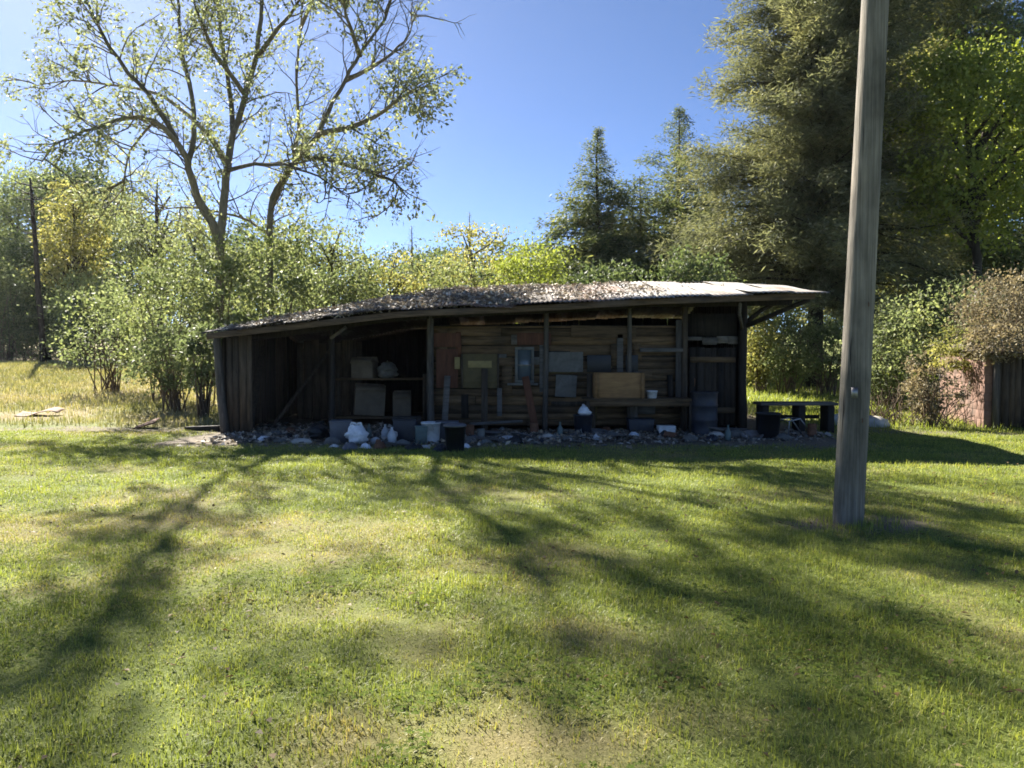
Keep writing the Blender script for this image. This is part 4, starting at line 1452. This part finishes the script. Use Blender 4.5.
def debris():
    rs = np.random.default_rng(19)
    mats = ['greywood', 'oldwood_h', 'frame', 'black', 'dryleaf', 'stone', 'redwood']
    for k, (m, n, nm, lb) in enumerate((('greyboard', 520, 'grey', 'grey scraps and chips trodden into the dirt before the shed'), ('litter', 8000, 'leaf', 'dead leaves and paper scraps blown along the foot of the shed'))):
        mb = MB()
        for cx, cy, sx, sy, w in ((-1.8, 15.3, 3.2, .75, .55), (2.4, 15.7, 2.4, .6, .3), (-4.6, 16.6, 1.0, .9, .15)):
            q = int(n * w)
            x, y = rs.normal(cx, sx, q), rs.normal(cy, sy, q)
            ok = (x > -5.9) & (x < 6.4) & (y < np.where(x > -1.8, 16.5, 18.5)) & (y > 13.2)
            x, y = x[ok], y[ok]
            z = ground_z(x, y) + .012 + .10 * np.clip(fbm(x * 2, y * 2, 3, 2) - .45, 0, 1)
            p = np.stack([x, y, z], 1)
            if m == 'litter':
                mb.leaves(p, rs.normal(size=(len(x), 3)) * np.array([1, 1, .25]), rs.normal(size=(len(x), 3)) * .5 + UP, rs.uniform(.05, .16, len(x)), rs.uniform(.03, .10, len(x)), .3)
            else:
                for i in range(len(x)):
                    L = rs.uniform(.04, .22)
                    mb.box(p[i] + np.array([0, 0, .01]), (L, rs.uniform(.02, .10), rs.uniform(.008, .03)), rotm(rs.normal() * .15, rs.normal() * .15, rs.uniform(0, 3.1)))
        o = mb.build('debris', M[m])
        tag(o, lb, 'debris', kind='stuff')


debris()


def wall_patches():
    rs = np.random.default_rng(23)
    for i in range(26):
        x = rs.uniform(-1.6, 3.5)
        z = rs.uniform(.3, 2.1)
        if rs.random() < .6:
            w, h = rs.uniform(.35, 1.3), rs.uniform(.10, .24)
        else:
            w, h = rs.uniform(.1, .22), rs.uniform(.4, .95)
        z = min(max(z, .15 + h / 2), 2.2 - h / 2)
        x = min(max(x, -1.6 + w / 2), 3.5 - w / 2)
        m = ['oldwood_h', 'oldwood', 'greywood', 'redwood', 'blackwood', 'olivepanel', 'greyboard', 'oldwood_h'][rs.integers(0, 8)]
        MB().box((x, YW - .022 - .0035 * (i % 5), z), (w, .018, h), rotm(0, rs.normal() * .03)).build('wall_patch', M[m], shed)
    for i in range(5):
        x = -1.5 + i * 1.05 + rs.uniform(-.2, .2)
        a = rs.normal() * .12
        o = MB().box((0, 0, .62), (rs.uniform(.08, .18), .025, 1.25 + rs.uniform(-.2, .3))).build('plank', M[['greywood', 'oldwood', 'redwood', 'oldwood', 'postwood'][i]])
        o.location = (x, YW - .42, gz(x, YW - .42))
        o.rotation_euler = (-.2, a, 0)
        tag(o, 'loose board leaning on the front wall ' + ['below the reddish boards', 'below the window frame', 'below the square grey panel', 'at the left end of the rough table', 'behind the blue black drum'][i], 'board')


wall_patches()


# more odds and ends strewn through the clutter
def oddments():
    rs = np.random.default_rng(41)
    LC = [('can', 'rusty paint can %s', 'can', 'rustiron'), ('bottle', 'dark bottle %s', 'bottle', 'teal'), ('tin_tray', 'dented grey tin tray %s', 'tray', 'steel'), ('stone', 'rough grey stone %s', 'stone', 'greyboard'), ('plank', 'short broken plank %s', 'timber', 'greywood')]
    where = [(262, 440, 14.9, 4, 'near the left corner post'), (276, 434, 15.6, 3, 'behind the leftmost pale rag'), (292, 430, 16.0, 0, 'in the left end of the bay'), (312, 436, 15.3, 2, 'behind the dark stuffed bag'), (332, 446, 14.0, 3, 'in front of the blue grey tote'),
             (369, 436, 15.1, 1, 'behind the large white bag'), (398, 449, 13.7, 4, 'on the dirt before the dark tote'), (470, 432, 15.4, 0, 'left of the shallow pan'), (498, 443, 14.3, 4, 'beside the white round lid'), (520, 436, 15.1, 2, 'right of the white round lid'),
             (534, 431, 15.8, 0, 'by the wall below the window'), (560, 434, 15.5, 1, 'right of the pale stone under the grey panels'), (568, 441, 14.6, 3, 'on the dirt before the dark bucket'), (600, 431, 15.9, 2, 'between the dark bucket and the table leg'), (625, 438, 15.0, 4, 'on the dirt before the rough table'),
             (676, 436, 15.3, 0, 'left of the blue black drum'), (690, 440, 14.7, 3, 'on the dirt before the drum'), (728, 440, 14.8, 1, 'before the door'), (752, 437, 15.2, 2, 'at the right corner post'), (812, 436, 15.4, 0, 'under the right end of the bench'), (784, 440, 14.8, 3, 'before the bent metal frame')]
    for i, (px, by, d, k, txt) in enumerate(where):
        nm, lb, cat, m = LC[k]
        if k == 0:
            lathe_thing(nm, lb % txt, cat, px, by, d, [(0, 0), (.085, 0), (.09, .01), (.085, .02), (.085, .22), (.09, .23), (.08, .232), (.078, .2), (0, .2)], m, tip=(R(rs.choice([0, 0, 84])), 0, rs.random() * 6))
        elif k == 1:
            lathe_thing(nm, lb % txt, cat, px, by, d, [(0, 0), (.05, 0), (.055, .02), (.055, .17), (.02, .23), (.018, .29), (.022, .3), (0, .3)], m)
        elif k == 2:
            lathe_thing(nm, lb % txt, cat, px, by, d, [(0, 0), (.14, 0), (.2, .06), (.22, .06), (.22, .067), (.2, .067), (.14, .01), (0, .01)], m, tip=(rs.normal() * .2 + .2, rs.normal() * .2, rs.random() * 6))
        elif k == 3:
            rock(nm, lb % txt, cat, px, by, d, rs.uniform(.1, .17), m, 300 + i, .65)
        else:
            p = P(px, by, d)
            o = MB().box((0, 0, 0), (rs.uniform(.4, .9), rs.uniform(.08, .15), .03)).build(nm, M[m], None, bevel=.004)
            o.location = (p.x, d, gz(p.x, d) + .06)
            o.rotation_euler = (rs.normal() * .15, rs.normal() * .08, rs.normal() * .7)
            tag(o, lb % txt, cat)


oddments()


def scraps():
    rs = np.random.default_rng(57)
    spots = [(264, 441), (290, 438), (308, 445), (322, 440), (334, 449), (350, 451), (366, 449), (380, 449), (402, 446), (414, 450), (424, 449), (441, 451), (466, 448), (474, 441), (486, 444), (494, 434), (502, 430), (515, 444), (526, 438), (541, 443), (556, 441), (574, 437), (596, 440), (606, 433), (634, 436), (662, 436), (682, 433), (712, 441)]
    for i, (px, by) in enumerate(spots):
        d = gnd(by)
        p = P(px, by, d)
        s_ = rs.uniform(.09, .2)
        xs = np.linspace(-1, 1, 15)
        X, Y = np.meshgrid(xs, xs, indexing='ij')
        e = np.clip(np.hypot(X, Y), 0, 1)
        Z = np.sqrt(1 - e ** 2) * (rs.uniform(.1, .3) + .5 * fbm(X * 2.2 + i * 7, Y * 2.2, i, 3))
        k = 1 - .3 * fbm(X * 1.3 + i, Y * 1.3 - i, i + 5, 2)
        g = np.stack([X * s_ * k, Y * s_ * k * rs.uniform(.5, .9), np.maximum(Z, 0) * s_ + .004], -1)
        if i % 2 == 0:
            o = MB().grid(g).build('plastic_scrap', M[['bagwhite', 'white', 'frame'][i % 3]], None, True)
            tag(o, 'small crumpled pale plastic scrap in the clutter along the shed front', 'scrap', 'pale plastic scraps along the shed front')
        else:
            o = MB().grid(g * np.array([1.2, 1.2, 1.5])).build('rubbish_sack', M[['black', 'navy', 'bluegrey', 'rustiron'][i // 2 % 4]], None, True)
            tag(o, 'small dark slumped sack in the clutter along the shed front', 'sack', 'dark sacks along the shed front')
        so_ = o.modifiers.new('thick', 'SOLIDIFY')
        so_.thickness = .006
        o.location = (p.x, d, gz(p.x, d) + .005)
        o.rotation_euler = (0, 0, rs.uniform(0, 6))


scraps()


# bench right of the shed
def bench():
    d = 16.4
    a, b = P(757, 402, d), P(833, 402, d)
    root = thing('plank_bench', 'low plank bench on block legs right of the shed', 'bench', ((a.x + b.x) / 2, d, gz((a.x + b.x) / 2, d)))
    w, h = b.x - a.x, a.z - root.location.z
    MB().box((0, 0, h - .03), (w, .55, .06)).build('seat', M['greywood'], root, bevel=.008)
    for x in (-w / 2 + .12, w * .05, w / 2 - .12):
        MB().box((x, 0, (h - .06) / 2), (.14, .42, h - .06)).build('leg', M['blackwood'], root, bevel=.01)
    MB().box((0, .1, h * .5), (w - .5, .04, .08)).build('stretcher', M['blackwood'], root)


bench()


def metal_frame():
    d = 15.6
    p = P(795, 432, d)
    root = thing('metal_frame', 'small bent grey metal frame on the ground before the bench', 'frame', (p.x, d, gz(p.x, d)), .3)
    for s in (-1, 1):
        MB().tube([(-.28, s * .16, 0), (-.26, s * .16, .32), (.0, s * .16, .36), (.28, s * .16, .02)], .016, 6).build('leg', M['steel'], root, True)
    MB().tube([(-.26, -.16, .32), (-.26, .16, .32)], .014, 6).build('crossbar', M['steel'], root)
    MB().tube([(.0, -.16, .36), (.0, .16, .36)], .014, 6).build('crossbar', M['steel'], root)


metal_frame()


# ------------------------------------------------------------------ outbuilding at the right
def outbuilding():
    d = 17.3
    x0 = P(984, 400, d).x
    zg = gz(x0, d)
    root = thing('outbuilding', 'low overgrown outbuilding with a red brown side wall at the right edge', 'outbuilding', (x0, d, zg), R(-12))
    H = P(984, 352, d).z - zg
    # local: x right along the front, y back
    W, Dp = 3.4, 3.0
    rs = np.random.default_rng(2)
    mb = MB()
    z = 0
    row = 0
    while z < H - .05:                       # side wall of coursed blocks
        y = (.2 if row % 2 else 0)
        yy = 0
        while yy < Dp - .02:
            L = min(.4 if not (yy == 0 and row % 2) else .2, Dp - yy)
            mb.box((.09 + rs.normal() * .006, yy + L / 2, z + .1), (.18, L - .005, .197))
            yy += L
        z += .2
        row += 1
    mb.build('side_wall', M['brownred'], root, bevel=.006)
    MB().box((.1, Dp / 2, H / 2 - .02), (.14, Dp - .02, H - .08)).build('mortar', M['soil'], root)
    MB().box((W / 2, Dp, H / 2), (W, .15, H)).build('back_wall', M['blackwood'], root)
    MB().box((W - .08, Dp / 2, H / 2), (.15, Dp - .16, H)).build('side_wall', M['blackwood'], root)
    fb = boards_v('front_wall', 'oldwood', .2, 1.0, .04, 0, lambda x: H - .02, .12, .2, .01, 33, parent=root)
    boards_v('door', 'blackwood', 1.02, 2.1, .06, 0, lambda x: H - .15, .14, .2, .006, 34, parent=root)
    boards_v('front_wall', 'blackwood', 2.12, W - .16, .04, 0, lambda x: H - .02, .12, .2, .006, 35, parent=root)
    MB().box((.22, -.03, H / 2), (.12, .12, H)).build('post', M['postwood'], root)
    MB().box((W / 2, Dp / 2 - .15, H + .09), (W + .4, Dp + .7, .05), rotm(.06)).build('roof', M['darkrust'], root)


outbuilding()


# ------------------------------------------------------------------ utility pole
def pole():
    d = gnd(526)
    b, t = P(848, 526, d), P(875.5, 0, d)
    root = thing('utility_pole', 'tall weathered wooden utility pole standing on the lawn at right', 'utility pole', (b.x, d, gz(b.x, d)))
    slope = (t.x - b.x) / (t.z - b.z)
    Ht = 9.5
    n = 40
    z = np.linspace(-.3, Ht, n)
    rad = .142 - .0042 * z
    ang = np.linspace(0, 2 * PI, 25)[:-1]
    g = np.zeros((n, 25, 3))
    for i in range(n):
        w = 1 + .018 * np.sin(ang * 5 + 1) + .012 * np.sin(ang * 11 + z[i] * .6)
        g[i, :24, 0] = slope * z[i] + rad[i] * w * np.cos(ang)
        g[i, :24, 1] = rad[i] * w * np.sin(ang)
        g[i, :, 2] = z[i]
        g[i, 24] = g[i, 0]
    mb = MB().grid(g)
    mb.tube([(slope * (Ht - .01), 0, Ht - .01), (slope * Ht, 0, Ht + .02)], [.1, .05], 20)
    mb.build('shaft', M['polewood'], root, True)
    zt = P(850, 392, d).z - root.location.z
    MB().box((slope * zt - .06, -.128, zt), (.06, .006, .1), rotm(0, 0, -.4)).build('tag', M['steel'], root)
    for zz in (2.1, 1.0):
        MB().tube([(slope * zz + .02, -.145, zz), (slope * zz + .02, -.155, zz + .02), (slope * zz + .02, -.145, zz + .04)], .004, 5).build('staple', M['rustiron'], root)


pole()

# ------------------------------------------------------------------ thin haze added to imitate lens glare
def haze():
    mb = MB().box((0, 60, 13.0), (330, 330, 40.0))
    m, nt, out = newmat('glare haze')
    v = N(nt, 'ShaderNodeVolumePrincipled', Density=HAZE, Anisotropy=.55)
    v.inputs['Color'].default_value = (.86, .91, 1, 1)
    nt.links.new(v.outputs[0], out.inputs['Volume'])
    tag(mb.build('haze', m), 'thin haze volume added to imitate lens glare over the far trees', 'haze', kind='stuff')


HAZE = .0001
haze()

# ------------------------------------------------------------------ light
AZ, EL = R(-31), R(35)
S = Vector((math.sin(AZ) * math.cos(EL), math.cos(AZ) * math.cos(EL), math.sin(EL)))
sd = bpy.data.lights.new('sun', 'SUN')
sd.energy, sd.angle, sd.color = 5.0, R(.5), (1.0, .94, .83)
so = bpy.data.objects.new('sun', sd)
so.rotation_euler = (-S).to_track_quat('-Z', 'Y').to_euler()
COL.objects.link(so)
w = bpy.data.worlds.new('World')
SC.world = w
w.use_nodes = True
nt = w.node_tree
bg = nt.nodes['Background']
sky = nt.nodes.new('ShaderNodeTexSky')
sky.sky_type = 'NISHITA'
sky.sun_disc = False
sky.sun_elevation, sky.sun_rotation = EL, AZ % (2 * PI)
sky.air_density, sky.dust_density, sky.ozone_density = .42, .2, 5.0
nt.links.new(sky.outputs[0], bg.inputs[0])
bg.inputs[1].default_value = .05

SC.view_settings.view_transform = 'Standard'
SC.view_settings.look = 'None'
SC.view_settings.gamma = 1
SC.view_settings.exposure = 2.08
c = SC.cycles
c.use_denoising = True
c.max_bounces, c.diffuse_bounces, c.glossy_bounces, c.transmission_bounces = 6, 4, 2, 4
c.filter_width = 1.7
c.use_adaptive_sampling = True
